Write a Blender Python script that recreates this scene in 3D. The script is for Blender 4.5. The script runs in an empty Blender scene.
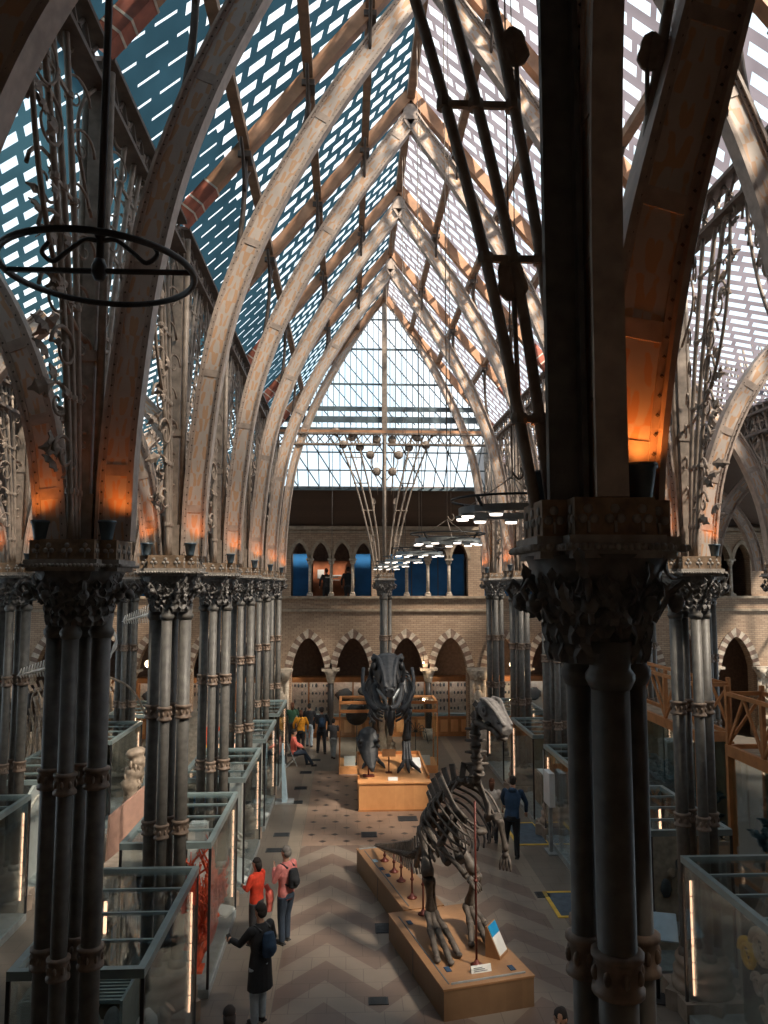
import bpy, math, random
from mathutils import Vector, Matrix, noise
random.seed(7)
PI = math.pi
C = bpy.context.scene.collection
sc = bpy.context.scene

# ------------------------------------------------------------------ camera
cam = bpy.data.objects.new('camera', bpy.data.cameras.new('camera')); C.objects.link(cam)
cam.data.sensor_fit = 'HORIZONTAL'; cam.data.sensor_width = 36; cam.data.lens = 36
cam.data.clip_start = .05; cam.data.clip_end = 300
cam.location = (0, 0, 6.6)
cam.rotation_euler = (math.radians(90+5.43), 0, math.radians(-2.7))
sc.camera = cam
# ------------------------------------------------------------------ world, sun, exposure
w = bpy.data.worlds.new('sky'); sc.world = w; w.use_nodes = True
nt = w.node_tree; nt.nodes.clear()
wo = nt.nodes.new('ShaderNodeOutputWorld'); bg = nt.nodes.new('ShaderNodeBackground')
tcw = nt.nodes.new('ShaderNodeTexCoord'); nz = nt.nodes.new('ShaderNodeTexNoise'); nz.inputs['Scale'].default_value = 3.0; nz.inputs['Detail'].default_value = 4
cr = nt.nodes.new('ShaderNodeValToRGB')
cr.color_ramp.elements[0].position = .35; cr.color_ramp.elements[0].color = (.62, .80, .92, 1)
cr.color_ramp.elements[1].position = .62; cr.color_ramp.elements[1].color = (1, 1, 1, 1)
nt.links.new(tcw.outputs['Generated'], nz.inputs['Vector']); nt.links.new(nz.outputs['Fac'], cr.inputs[0])
nt.links.new(cr.outputs[0], bg.inputs['Color']); bg.inputs['Strength'].default_value = 1.15
nt.links.new(bg.outputs[0], wo.inputs[0])
sun = bpy.data.objects.new('sun', bpy.data.lights.new('sun', 'SUN')); C.objects.link(sun)
sun.data.energy = 9.0; sun.data.angle = math.radians(7); sun.data.color = (1, .84, .68)
sun.rotation_euler = Vector((-.50, .42, -.75)).to_track_quat('-Z', 'Y').to_euler()
sc.view_settings.view_transform = 'Standard'; sc.view_settings.look = 'None'
sc.view_settings.gamma = 1; sc.view_settings.use_curve_mapping = False
sc.view_settings.exposure = 0.58

# ------------------------------------------------------------------ materials
def new_mat(name):
    m = bpy.data.materials.new(name); m.use_nodes = True
    return m, m.node_tree.nodes, m.node_tree.links, m.node_tree.nodes['Principled BSDF']
def plain(name, col, rough=.6, metal=0, var=.25, scale=6, emis=None, es=0, bump=0):
    m, N, L, P = new_mat(name)
    P.inputs['Roughness'].default_value = rough; P.inputs['Metallic'].default_value = metal
    tc = N.new('ShaderNodeTexCoord'); n = N.new('ShaderNodeTexNoise'); n.inputs['Scale'].default_value = scale; n.inputs['Detail'].default_value = 5
    r = N.new('ShaderNodeValToRGB'); a, b = r.color_ramp.elements
    a.position = .3; b.position = .7
    a.color = tuple(c*(1-var) for c in col)+(1,); b.color = tuple(min(1, c*(1+var)) for c in col)+(1,)
    L.new(tc.outputs['Object'], n.inputs['Vector']); L.new(n.outputs['Fac'], r.inputs[0]); L.new(r.outputs[0], P.inputs['Base Color'])
    if bump:
        bu = N.new('ShaderNodeBump'); bu.inputs['Strength'].default_value = bump; bu.inputs['Distance'].default_value = .02
        L.new(n.outputs['Fac'], bu.inputs['Height']); L.new(bu.outputs[0], P.inputs['Normal'])
    if emis:
        P.inputs['Emission Color'].default_value = tuple(emis)+(1,); P.inputs['Emission Strength'].default_value = es
    return m
def mth(N, L, op, a, b=None, c=None):
    n = N.new('ShaderNodeMath'); n.operation = op
    for i, v in enumerate((a, b, c)):
        if v is None: continue
        if isinstance(v, (int, float)): n.inputs[i].default_value = v
        else: L.new(v, n.inputs[i])
    return n.outputs[0]
def mixc(N, L, f, a, b):
    n = N.new('ShaderNodeMix'); n.data_type = 'RGBA'
    if isinstance(f, (int, float)): n.inputs[0].default_value = f
    else: L.new(f, n.inputs[0])
    for i, v in ((6, a), (7, b)):
        if isinstance(v, tuple): n.inputs[i].default_value = v+(1,)
        else: L.new(v, n.inputs[i])
    return n.outputs[2]

M = {}
M['iron'] = plain('column_paint', (.135, .125, .11), .5, 0, .25, 9, bump=.15)
M['iron_light'] = plain('pipe_paint', (.28, .225, .18), .5, 0, .3, 9)
M['iron_dark'] = plain('dark_iron', (.035, .035, .035), .5, .2, .3, 9)
M['collar'] = plain('collar_paint', (.21, .15, .11), .5, 0, .35, 14)
M['capital'] = plain('wrought_capital', (.15, .14, .13), .5, .1, .4, 12)
M['tray'] = plain('tray_paint', (.24, .16, .10), .6, 0, .45, 12)
M['cornice'] = plain('cornice_paint', (.30, .27, .24), .6, 0, .3, 12)
M['leafiron'] = plain('leaf_paint', (.27, .21, .165), .55, 0, .35, 10)
M['timber'] = plain('timber_beam', (.46, .24, .13), .6, 0, .3, 3)
M['timber_red'] = plain('timber_red_end', (.42, .12, .07), .6, 0, .25, 6)
M['white_line'] = plain('cream_paint', (.7, .62, .52), .6)
M['purlin'] = plain('purlin_paint', (.27, .18, .12), .6, 0, .3, 5)
M['girder'] = plain('girder_paint', (.10, .075, .06), .5, 0, .3, 8)
M['bar'] = plain('glazing_bar', (.10, .14, .16), .5, 0, .2, 8)
M['bucket'] = plain('uplight_casing', (.09, .13, .16), .4, .2, .2)
M['ringgrey'] = plain('ring_lamp_grey', (.32, .35, .36), .4, .2, .2)
M['lampface'] = plain('lamp_glow', (.9, .9, .85), .5, emis=(1, .88, .76), es=1.8)
M['ledstrip'] = plain('led_strip', (.9, .6, .4), .5, emis=(1, .55, .33), es=2.2)
M['orangeglow'] = plain('uplight_lens', (.9, .5, .2), .5, emis=(1, .35, .08), es=2)
M['cablight'] = plain('cabinet_strip_light', (.9, .9, .85), .5, emis=(1, .93, .82), es=4)
M['globe'] = plain('globe_glow', (.9, .8, .6), .5, emis=(1, .78, .5), es=2.5)
M['caseframe'] = plain('case_frame', (.27, .34, .34), .35, .3, .12)
M['casefloor'] = plain('case_floor', (.30, .33, .33), .5)
M['bone_brown'] = plain('fossil_bone', (.105, .085, .07), .6, 0, .45, 9, bump=.5)
M['bone_skull'] = plain('pale_fossil_skull', (.17, .155, .145), .6, 0, .4, 14, bump=.5)
M['bone_black'] = plain('black_fossil_cast', (.024, .026, .03), .5, 0, .5, 9, bump=.4)
M['bone_white'] = plain('white_bone', (.85, .80, .74), .6, 0, .2, 9)
M['bone_tan'] = plain('tan_bone', (.36, .28, .21), .6, 0, .35, 9)
M['stone_pale'] = plain('pale_stone', (.50, .42, .33), .8, 0, .3, 8, bump=.3)
M['stone_trim'] = plain('string_course_stone', (.36, .28, .20), .8, 0, .3, 5)
M['stone_red'] = plain('red_brown_stone', (.21, .135, .10), .8, 0, .25, 8)
M['stone_dark'] = plain('dark_shaft_stone', (.04, .035, .032), .4, 0, .3, 8)
M['stone_base'] = plain('column_base_stone', (.30, .24, .19), .7, 0, .25, 5)
M['oak'] = plain('oak_frame', (.46, .19, .065), .5, 0, .2, 4)
M['white'] = plain('white_panel', (.66, .66, .64), .6, 0, .08)
M['paper'] = plain('label_paper', (.75, .76, .74), .7, 0, .05)
M['ink'] = plain('label_ink', (.10, .12, .14), .7, 0, .05)
M['bluepanel'] = plain('blue_panel', (.02, .16, .42), .6, 0, .3, 1.2)
M['blueboard'] = plain('bright_blue_board', (.01, .24, .50), .5, 0, .1)
M['pinkboard'] = plain('pink_panel', (.62, .36, .27), .7, 0, .08)
M['orangepanel'] = plain('orange_poster', (.42, .14, .06), .7, 0, .4, 2)
M['red_rod'] = plain('dark_red_rod', (.14, .03, .02), .4, .2)
M['black'] = plain('black_metal', (.02, .02, .022), .5)
M['coral'] = plain('orange_red_coral', (.75, .12, .05), .6, 0, .35, 10)
M['yellow'] = plain('yellow_tape', (.75, .48, .06), .6, 0, .15)
M['mat_blue'] = plain('blue_grey_mat', (.08, .11, .14), .8)
M['grate'] = plain('cast_grate', (.035, .04, .045), .6)
M['teal'] = plain('dark_teal_panel', (.03, .055, .06), .6, 0, .5, 2)
M['plant'] = plain('diorama_foliage', (.05, .11, .13), .7, 0, .6, 5)
M['olive'] = plain('diorama_ground', (.14, .13, .08), .8, 0, .4, 3)
M['banner'] = plain('pale_blue_banner', (.38, .52, .60), .5, 0, .1)
M['skin'] = plain('skin', (.50, .28, .19), .6, 0, .08)
for n_, c_ in dict(pink=(.72, .24, .22), red=(.72, .06, .025), coatblack=(.02, .022, .026), navy=(.02, .05, .10), denim=(.03, .045, .07), dkgrey=(.05, .05, .055), paleblue=(.33, .40, .46),
                   ochre=(.72, .30, .02), hairdark=(.02, .014, .012), hairgrey=(.22, .20, .18), hairbrown=(.10, .035, .015), salmon=(.75, .17, .13), shoe=(.05, .05, .05), cream=(.60, .54, .48), green=(.03, .09, .05)).items():
    M[n_] = plain('cloth_'+n_, c_, .85, 0, .18, 12)

def m_wood_planks(name, c0, c1, sc_=1.0, axis=0):
    m, N, L, P = new_mat(name); tc = N.new('ShaderNodeTexCoord'); mp = N.new('ShaderNodeMapping')
    s = [2.2*sc_]*3; s[axis] = .7*sc_; mp.inputs['Scale'].default_value = (s[0]*4, s[1]*4, s[2])
    n = N.new('ShaderNodeTexNoise'); n.inputs['Scale'].default_value = 2; n.inputs['Detail'].default_value = 6; n.inputs['Distortion'].default_value = .6
    L.new(tc.outputs['Object'], mp.inputs[0]); L.new(mp.outputs[0], n.inputs['Vector'])
    sx = N.new('ShaderNodeSeparateXYZ'); L.new(tc.outputs['Object'], sx.inputs[0])
    fl = mth(N, L, 'FLOOR', mth(N, L, 'MULTIPLY', sx.outputs[axis], 3.6))
    wn = N.new('ShaderNodeTexWhiteNoise'); wn.noise_dimensions = '1D'; L.new(fl, wn.inputs['W'])
    f = mth(N, L, 'ADD', mth(N, L, 'MULTIPLY', n.outputs['Fac'], .7), mth(N, L, 'MULTIPLY', wn.outputs['Value'], .35))
    L.new(mixc(N, L, f, c0, c1), P.inputs['Base Color']); P.inputs['Roughness'].default_value = .45
    return m
M['plinth_wood'] = m_wood_planks('plinth_wood', (.62, .27, .10), (.85, .43, .18))
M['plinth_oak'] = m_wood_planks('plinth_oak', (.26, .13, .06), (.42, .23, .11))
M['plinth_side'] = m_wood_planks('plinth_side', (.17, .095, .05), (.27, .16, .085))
M['darkplank'] = m_wood_planks('dark_roof_boards', (.045, .026, .018), (.085, .05, .035), axis=1)

def m_painted():
    m, N, L, P = new_mat('stencilled_rib_paint'); uv = N.new('ShaderNodeUVMap'); s = N.new('ShaderNodeSeparateXYZ'); L.new(uv.outputs[0], s.inputs[0])
    u, v = s.outputs[0], s.outputs[1]
    tc = N.new('ShaderNodeTexCoord'); n = N.new('ShaderNodeTexNoise'); n.inputs['Scale'].default_value = 5; n.inputs['Detail'].default_value = 6; L.new(tc.outputs['Object'], n.inputs['Vector'])
    p = mth(N, L, 'ABSOLUTE', mth(N, L, 'SUBTRACT', v, .5))
    a = mth(N, L, 'SINE', mth(N, L, 'ADD', mth(N, L, 'MULTIPLY', u, 14.0), mth(N, L, 'MULTIPLY', mth(N, L, 'SINE', mth(N, L, 'MULTIPLY', u, 28.0)), .9)))
    b = mth(N, L, 'COSINE', mth(N, L, 'ADD', mth(N, L, 'MULTIPLY', p, 20.0), mth(N, L, 'MULTIPLY', mth(N, L, 'SINE', mth(N, L, 'MULTIPLY', u, 7.0)), 1.5)))
    q = mth(N, L, 'ADD', mth(N, L, 'MULTIPLY', a, b), mth(N, L, 'MULTIPLY', mth(N, L, 'SUBTRACT', n.outputs['Fac'], .5), 4.5))
    f = N.new('ShaderNodeMapRange'); f.inputs['From Min'].default_value = .15; f.inputs['From Max'].default_value = .5; L.new(q, f.inputs['Value'])
    edge = mth(N, L, 'LESS_THAN', p, .40)
    f2 = mth(N, L, 'MULTIPLY', mth(N, L, 'MULTIPLY', f.outputs[0], edge), .75)
    base = mixc(N, L, n.outputs['Fac'], (.50, .42, .36), (.68, .59, .52))
    L.new(mixc(N, L, f2, base, (.62, .33, .15)), P.inputs['Base Color']); P.inputs['Roughness'].default_value = .5
    return m
M['painted'] = m_painted()
M['flange'] = plain('rib_edge_paint', (.44, .35, .29), .5, 0, .22, 8)
M['rivet'] = M['flange']

def m_shingle(name, sgn, slat, trans, shear=None):
    """glazed roof: staggered lights between overlapping dark glass slats"""
    m, N, L, P = new_mat(name); N.remove(P); out = N['Material Output']
    tc = N.new('ShaderNodeTexCoord'); s = N.new('ShaderNodeSeparateXYZ'); L.new(tc.outputs['Object'], s.inputs[0])
    v = mth(N, L, 'DIVIDE', mth(N, L, 'ADD', s.outputs[1], mth(N, L, 'MULTIPLY', s.outputs[0], -.5*sgn if shear is None else shear)), .36)
    row = mth(N, L, 'FLOOR', v); fv = mth(N, L, 'FRACT', v)
    u = mth(N, L, 'ADD', mth(N, L, 'DIVIDE', s.outputs[0], .34), mth(N, L, 'MULTIPLY', row, .5)); fu = mth(N, L, 'FRACT', mth(N, L, 'ADD', u, mth(N, L, 'MULTIPLY', fv, .30*sgn)))
    eave = mth(N, L, 'LESS_THAN', mth(N, L, 'ABSOLUTE', mth(N, L, 'SUBTRACT', s.outputs[0], -2.85)), .75 if sgn > 0 else 0)
    gv = mth(N, L, 'SUBTRACT', GAPV, mth(N, L, 'MULTIPLY', eave, GAPV*.75))
    g = mth(N, L, 'MULTIPLY', mth(N, L, 'LESS_THAN', fu, GAPU), mth(N, L, 'LESS_THAN', fv, gv))
    tr = N.new('ShaderNodeBsdfTransparent'); tr.inputs[0].default_value = (.92, .97, 1, 1)
    d = N.new('ShaderNodeBsdfDiffuse'); tl = N.new('ShaderNodeBsdfTranslucent')
    nz = N.new('ShaderNodeTexNoise'); nz.inputs['Scale'].default_value = 1.3; L.new(tc.outputs['Object'], nz.inputs['Vector'])
    colr = mixc(N, L, nz.outputs['Fac'], tuple(c*.6 for c in slat), tuple(min(1, c*1.4) for c in slat))
    L.new(colr, d.inputs[0]); colt = mixc(N, L, nz.outputs['Fac'], tuple(c*.5 for c in trans), tuple(min(1, c*1.5) for c in trans)); L.new(colt, tl.inputs[0])
    a = N.new('ShaderNodeAddShader'); L.new(d.outputs[0], a.inputs[0]); L.new(tl.outputs[0], a.inputs[1])
    mx = N.new('ShaderNodeMixShader'); L.new(g, mx.inputs[0]); L.new(a.outputs[0], mx.inputs[1]); L.new(tr.outputs[0], mx.inputs[2])
    L.new(mx.outputs[0], out.inputs[0]); return m
GAPU, GAPV = .70, .46
M['roof_left'] = m_shingle('roof_glass_shaded_slats', 1, (.035, .07, .09), (.016, .042, .058))  # shaded slope: slats tinted darker and bluer in place of less light
M['roof_aisle_left'] = m_shingle('aisle_roof_glass_shaded', 1, (.035, .065, .08), (.013, .034, .047), .35)  # aisle slats carry the same painted-in shade
GAPU, GAPV = .80, .52
M['roof_right'] = m_shingle('roof_glass_sunlit_slats', -1, (.16, .15, .17), (.085, .08, .095))  # same slats as the left, sunlit look put into the paler tint

def m_glass(name, tint, refl, rough=.02):
    m, N, L, P = new_mat(name); N.remove(P); out = N['Material Output']
    tr = N.new('ShaderNodeBsdfTransparent'); tr.inputs[0].default_value = tint+(1,)
    gl = N.new('ShaderNodeBsdfGlossy'); gl.inputs['Roughness'].default_value = rough; gl.inputs[0].default_value = (.9, .97, 1, 1)
    lw = N.new('ShaderNodeLayerWeight'); lw.inputs['Blend'].default_value = .35
    f = mth(N, L, 'MINIMUM', mth(N, L, 'MULTIPLY', lw.outputs['Fresnel'], refl), .6)
    mx = N.new('ShaderNodeMixShader'); L.new(f, mx.inputs[0]); L.new(tr.outputs[0], mx.inputs[1]); L.new(gl.outputs[0], mx.inputs[2]); L.new(mx.outputs[0], out.inputs[0])
    return m
M['glass'] = m_glass('case_glass', (.965, .985, .98), .5)
M['clear'] = m_glass('window_glass', (.93, .97, 1), .3)

def m_brick():
    m, N, L, P = new_mat('arcade_brick'); tc = N.new('ShaderNodeTexCoord'); s = N.new('ShaderNodeSeparateXYZ'); L.new(tc.outputs['Object'], s.inputs[0])
    cb = N.new('ShaderNodeCombineXYZ'); L.new(mth(N, L, 'ADD', s.outputs[0], s.outputs[1]), cb.inputs[0]); L.new(s.outputs[2], cb.inputs[1])
    b = N.new('ShaderNodeTexBrick'); b.inputs['Scale'].default_value = 1; b.inputs['Brick Width'].default_value = .24; b.inputs['Row Height'].default_value = .085; b.inputs['Mortar Size'].default_value = .008
    b.inputs['Color1'].default_value = (.40, .27, .18, 1); b.inputs['Color2'].default_value = (.56, .40, .27, 1); b.inputs['Mortar'].default_value = (.20, .14, .10, 1)
    L.new(cb.outputs[0], b.inputs['Vector']); n = N.new('ShaderNodeTexNoise'); n.inputs['Scale'].default_value = .9; n.inputs['Detail'].default_value = 6; L.new(tc.outputs['Object'], n.inputs['Vector'])
    L.new(mixc(N, L, mth(N, L, 'MULTIPLY', n.outputs['Fac'], .6), b.outputs['Color'], (.22, .15, .105)), P.inputs['Base Color']); P.inputs['Roughness'].default_value = .9
    return m
M['brick'] = m_brick()

def m_floor():
    m, N, L, P = new_mat('stone_floor'); tc = N.new('ShaderNodeTexCoord'); s = N.new('ShaderNodeSeparateXYZ'); L.new(tc.outputs['Object'], s.inputs[0]); X, Y = s.outputs[0], s.outputs[1]
    n = N.new('ShaderNodeTexNoise'); n.inputs['Scale'].default_value = 1.6; n.inputs['Detail'].default_value = 7; L.new(tc.outputs['Object'], n.inputs['Vector']); nf = n.outputs['Fac']
    # chevrons (centre of the nave), period 1.35 m along y
    per = 1.75; px = mth(N, L, 'DIVIDE', mth(N, L, 'ADD', X, .35), per)
    tri = mth(N, L, 'ABSOLUTE', mth(N, L, 'SUBTRACT', mth(N, L, 'FRACT', mth(N, L, 'ADD', px, .5)), .5))     # 0 at the peak, .5 at the valley
    chev = mth(N, L, 'GREATER_THAN', mth(N, L, 'FRACT', mth(N, L, 'DIVIDE', mth(N, L, 'ADD', Y, mth(N, L, 'MULTIPLY', tri, 2.1)), 1.36)), .5)
    slab = N.new('ShaderNodeTexBrick'); slab.inputs['Scale'].default_value = 1; slab.inputs['Brick Width'].default_value = .6; slab.inputs['Row Height'].default_value = .45; slab.inputs['Mortar Size'].default_value = .006
    slab.inputs['Color1'].default_value = (.9, .9, .9, 1); slab.inputs['Color2'].default_value = (1, 1, 1, 1); slab.inputs['Mortar'].default_value = (.5, .5, .5, 1)
    L.new(tc.outputs['Object'], slab.inputs['Vector'])
    chc = mixc(N, L, chev, (.18, .128, .10), (.255, .207, .165))
    # dotted field beyond y = 19.6
    a = mth(N, L, 'ADD', X, mth(N, L, 'MULTIPLY', Y, .0)); gx = mth(N, L, 'DIVIDE', a, .62); gy = mth(N, L, 'DIVIDE', Y, .55)
    row = mth(N, L, 'FLOOR', gy); fx = mth(N, L, 'SUBTRACT', mth(N, L, 'FRACT', mth(N, L, 'ADD', gx, mth(N, L, 'MULTIPLY', row, .5))), .5); fy = mth(N, L, 'SUBTRACT', mth(N, L, 'FRACT', gy), .5)
    dot = mth(N, L, 'LESS_THAN', mth(N, L, 'ADD', mth(N, L, 'ABSOLUTE', fx), mth(N, L, 'ABSOLUTE', fy)), .17)
    dotc = mixc(N, L, dot, (.28, .195, .145), (.035, .03, .03))
    far = mth(N, L, 'GREATER_THAN', Y, 20.3)
    cen = mixc(N, L, far, chc, dotc)
    border = mth(N, L, 'ADD', mth(N, L, 'LESS_THAN', X, -1.15), mth(N, L, 'GREATER_THAN', X, 4.0))
    strip = mth(N, L, 'LESS_THAN', mth(N, L, 'ABSOLUTE', mth(N, L, 'SUBTRACT', mth(N, L, 'ABSOLUTE', mth(N, L, 'SUBTRACT', X, 1.42)), 2.75)), .17)
    bc = mixc(N, L, strip, (.17, .145, .12), (.27, .225, .175))
    out0 = mth(N, L, 'GREATER_THAN', Y, 28.2); border = mth(N, L, 'MINIMUM', mth(N, L, 'ADD', border, out0), 1)
    c = mixc(N, L, border, cen, bc)
    mul = N.new('ShaderNodeMix'); mul.data_type = 'RGBA'; mul.blend_type = 'MULTIPLY'; mul.inputs[0].default_value = .8; L.new(c, mul.inputs[6]); L.new(slab.outputs['Color'], mul.inputs[7])
    mul2 = N.new('ShaderNodeMix'); mul2.data_type = 'RGBA'; mul2.blend_type = 'MULTIPLY'; mul2.inputs[0].default_value = .55; L.new(mul.outputs[2], mul2.inputs[6]); L.new(mixc(N, L, nf, (.5, .5, .5), (1.3, 1.25, 1.2)), mul2.inputs[7])
    L.new(mul2.outputs[2], P.inputs['Base Color']); P.inputs['Roughness'].default_value = .42
    return m
M['floor'] = m_floor()

# ------------------------------------------------------------------ mesh helpers
class MB:
    def __init__(s): s.v = []; s.f = []; s.s = []; s.m = []; s.uv = None
    def add(s, vs, fs, smooth=False, mi=0):
        o = len(s.v); s.v += [tuple(x) for x in vs]; s.f += [tuple(i+o for i in f) for f in fs]; s.s += [smooth]*len(fs); s.m += [mi]*len(fs); return s
    def hexa(s, p, mi=0):
        return s.add(p, [(0, 3, 2, 1), (4, 5, 6, 7), (0, 1, 5, 4), (1, 2, 6, 5), (2, 3, 7, 6), (3, 0, 4, 7)], mi=mi)
    def boxb(s, x0, x1, y0, y1, z0, z1, mi=0):
        return s.hexa([(x0, y0, z0), (x1, y0, z0), (x1, y1, z0), (x0, y1, z0), (x0, y0, z1), (x1, y0, z1), (x1, y1, z1), (x0, y1, z1)], mi)
    def box(s, c, d, rz=0, rx=0, mi=0):
        R = Matrix.Rotation(rz, 3, 'Z') @ Matrix.Rotation(rx, 3, 'X'); c = Vector(c); p = []
        for k in (-1, 1):
            for i, j in ((-1, -1), (1, -1), (1, 1), (-1, 1)): p.append(c+R @ Vector((i*d[0]/2, j*d[1]/2, k*d[2]/2)))
        return s.hexa(p, mi)
    def bar(s, p, q, w_, h_, up=(0, 0, 1), mi=0):
        p, q = Vector(p), Vector(q); t = (q-p).normalized(); a = t.cross(Vector(up))
        if a.length < 1e-4: a = t.cross(Vector((1, 0, 0)))
        a.normalize(); b = a.cross(t); P = []
        for e in (p, q):
            for i, j in ((-1, -1), (1, -1), (1, 1), (-1, 1)): P.append(e+a*i*w_/2+b*j*h_/2)
        return s.hexa(P, mi)
    def tube(s, path, r, n=8, mi=0, flat=1, closed=False, upv=None):
        P = [Vector(x) for x in path]; k = len(P); rr = r if isinstance(r, (list, tuple)) else [r]*k
        vs = []; prev = None
        for i in range(k):
            if closed: t = P[(i+1) % k]-P[i-1]
            else: t = P[min(i+1, k-1)]-P[max(i-1, 0)]
            if t.length < 1e-9: t = Vector((0, 0, 1))
            t.normalize()
            if prev is None:
                a = t.cross(Vector(upv) if upv else Vector((0, 0, 1)))
                if a.length < .05: a = t.cross(Vector((1, 0, 0)))
            else:
                a = prev-t*prev.dot(t)
            a.normalize(); prev = a; b = t.cross(a)
            for j in range(n):
                th = 2*PI*j/n; vs.append(P[i]+a*math.cos(th)*rr[i]+b*math.sin(th)*rr[i]*flat)
        fs = []
        for i in range(k if closed else k-1):
            i2 = (i+1) % k
            for j in range(n): fs.append((i*n+j, i*n+(j+1) % n, i2*n+(j+1) % n, i2*n+j))
        s.add(vs, fs, True, mi)
        if not closed:
            o = len(s.v)-k*n
            s.f += [tuple(o+j for j in reversed(range(n))), tuple(o+(k-1)*n+j for j in range(n))]; s.s += [False]*2; s.m += [mi]*2
        return s
    def cyl(s, x, y, z0, z1, r, n=12, r1=None, mi=0): return s.tube([(x, y, z0), (x, y, z1)], [r, r if r1 is None else r1], n, mi)
    def lathe(s, prof, c=(0, 0, 0), n=16, mi=0):
        vs = []
        for r, z in prof:
            for j in range(n): th = 2*PI*j/n+PI/n; vs.append((c[0]+r*math.cos(th), c[1]+r*math.sin(th), c[2]+z))
        fs = [(i*n+j, i*n+(j+1) % n, (i+1)*n+(j+1) % n, (i+1)*n+j) for i in range(len(prof)-1) for j in range(n)]
        fs += [tuple(reversed(range(n))), tuple((len(prof)-1)*n+j for j in range(n))]
        return s.add(vs, fs, n > 8, mi)
    def ell(s, c, r, n=12, m=8, R=None, mi=0, wob=0):
        c = Vector(c); vs = []; R = R or Matrix.Identity(3)
        for i in range(m+1):
            ph = PI*i/m
            for j in range(n):
                th = 2*PI*j/n; d = Vector((math.sin(ph)*math.cos(th), math.sin(ph)*math.sin(th), math.cos(ph)))
                k = 1+wob*noise.noise(d*2.3+c*3) if wob else 1
                vs.append(c+R @ Vector((d.x*r[0]*k, d.y*r[1]*k, d.z*r[2]*k)))
        fs = [(i*n+j, (i+1)*n+j, (i+1)*n+(j+1) % n, i*n+(j+1) % n) for i in range(m) for j in range(n)]
        return s.add(vs, fs, True, mi)
    def leaf(s, base, d, up, L_, w_, curl=.8, th=.012, mi=0, lobes=3):
        base, d, up = Vector(base), Vector(d).normalized(), Vector(up).normalized(); side = d.cross(up).normalized(); K = 6; top = []
        p = base.copy(); ang = 0
        for i in range(K+1):
            t = i/K; wd = w_*math.sin(PI*min(1, .12+t*.85))*(1+.28*math.cos(lobes*2*PI*t)); dd = d*math.cos(ang)-up*math.sin(ang); nn = up*math.cos(ang)+d*math.sin(ang)
            top.append((p-side*wd/2-nn*wd*.12, p+nn*wd*.10, p+side*wd/2-nn*wd*.12, nn)); p = p+dd*L_/K; ang += curl/K*1.3
        vs = []
        for a, b, c, nn in top: vs += [a, b, c]
        for a, b, c, nn in top: vs += [a-nn*th, b-nn*th, c-nn*th]
        o2 = 3*(K+1); fs = []
        for i in range(K):
            q = 3*i
            fs += [(q, q+1, q+4, q+3), (q+1, q+2, q+5, q+4), (o2+q+3, o2+q+4, o2+q+1, o2+q), (o2+q+4, o2+q+5, o2+q+2, o2+q+1), (q+3, o2+q+3, o2+q, q), (q+2, o2+q+2, o2+q+5, q+5)]
        e = 3*K; fs += [(0, o2, o2+1, 1), (1, o2+1, o2+2, 2), (e, e+1, o2+e+1, o2+e), (e+1, e+2, o2+e+2, o2+e+1)]
        return s.add(vs, fs, False, mi)
    def poly(s, pts, thick, mi=0):
        """extrude a planar polygon (3-D points) by the vector thick"""
        t = Vector(thick); n = len(pts); vs = [Vector(p) for p in pts]+[Vector(p)+t for p in pts]
        return s.add(vs, [tuple(reversed(range(n))), tuple(range(n, 2*n))]+[(i, (i+1) % n, n+(i+1) % n, n+i) for i in range(n)], False, mi)
    def build(s, name, mat, parent=None, loc=None, rz=0):
        me = bpy.data.meshes.new(name); me.from_pydata(s.v, [], s.f)
        me.polygons.foreach_set('use_smooth', s.s); me.polygons.foreach_set('material_index', s.m)
        for mm in (mat if isinstance(mat, (list, tuple)) else [mat]): me.materials.append(mm)
        if s.uv:
            ul = me.uv_layers.new(name='uv')
            for lp in me.loops: ul.data[lp.index].uv = s.uv[lp.vertex_index] if lp.vertex_index < len(s.uv) else (0, 0)
        me.update()
        import bmesh
        bm = bmesh.new(); bm.from_mesh(me); bmesh.ops.recalc_face_normals(bm, faces=bm.faces); bm.to_mesh(me); bm.free()
        o = bpy.data.objects.new(name, me); C.objects.link(o)
        if parent: o.parent = parent
        if loc is not None: o.location = loc
        if rz: o.rotation_euler.z = rz
        return o
def remesh(o, vox, smooth=2):
    md = o.modifiers.new('r', 'REMESH'); md.mode = 'VOXEL'; md.voxel_size = vox; md.use_smooth_shade = True
    if smooth: s2 = o.modifiers.new('s', 'SMOOTH'); s2.iterations = smooth; s2.factor = .5
    dg = bpy.context.evaluated_depsgraph_get(); dg.update(); me = bpy.data.meshes.new_from_object(o.evaluated_get(dg)); old = o.data; mats = list(old.materials)
    o.modifiers.clear(); o.data = me
    if not len(me.materials):
        for x in mats: me.materials.append(x)
    return o
def tag(o, label, cat, group=None, kind=None):
    o['label'] = label; o['category'] = cat
    if group: o['group'] = group
    if kind: o['kind'] = kind
    return o
def empty(name, loc=(0, 0, 0), rz=0, label=None, cat=None, group=None):
    o = bpy.data.objects.new(name, None); o.empty_display_size = .2; C.objects.link(o); o.location = loc; o.rotation_euler.z = rz
    if label: tag(o, label, cat, group)
    return o
def struct(o): o['kind'] = 'structure'; return o
def dup(root, loc, rz=0, label=None, group=None, skip=()):
    def cp(o, par):
        c = o.copy(); C.objects.link(c)
        if par: c.parent = par
        for ch in o.children:
            if ch.name.split('.')[0] in skip: continue
            cp(ch, c)
        return c
    r = cp(root, None); r.location = loc; r.rotation_euler.z = rz
    if label: r['label'] = label
    if group: r['group'] = group
    return r
ORD = ['nearest', 'second', 'third', 'fourth', 'fifth', 'sixth', 'farthest']
def lerp(a, b, t): return a+(b-a)*t
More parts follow.
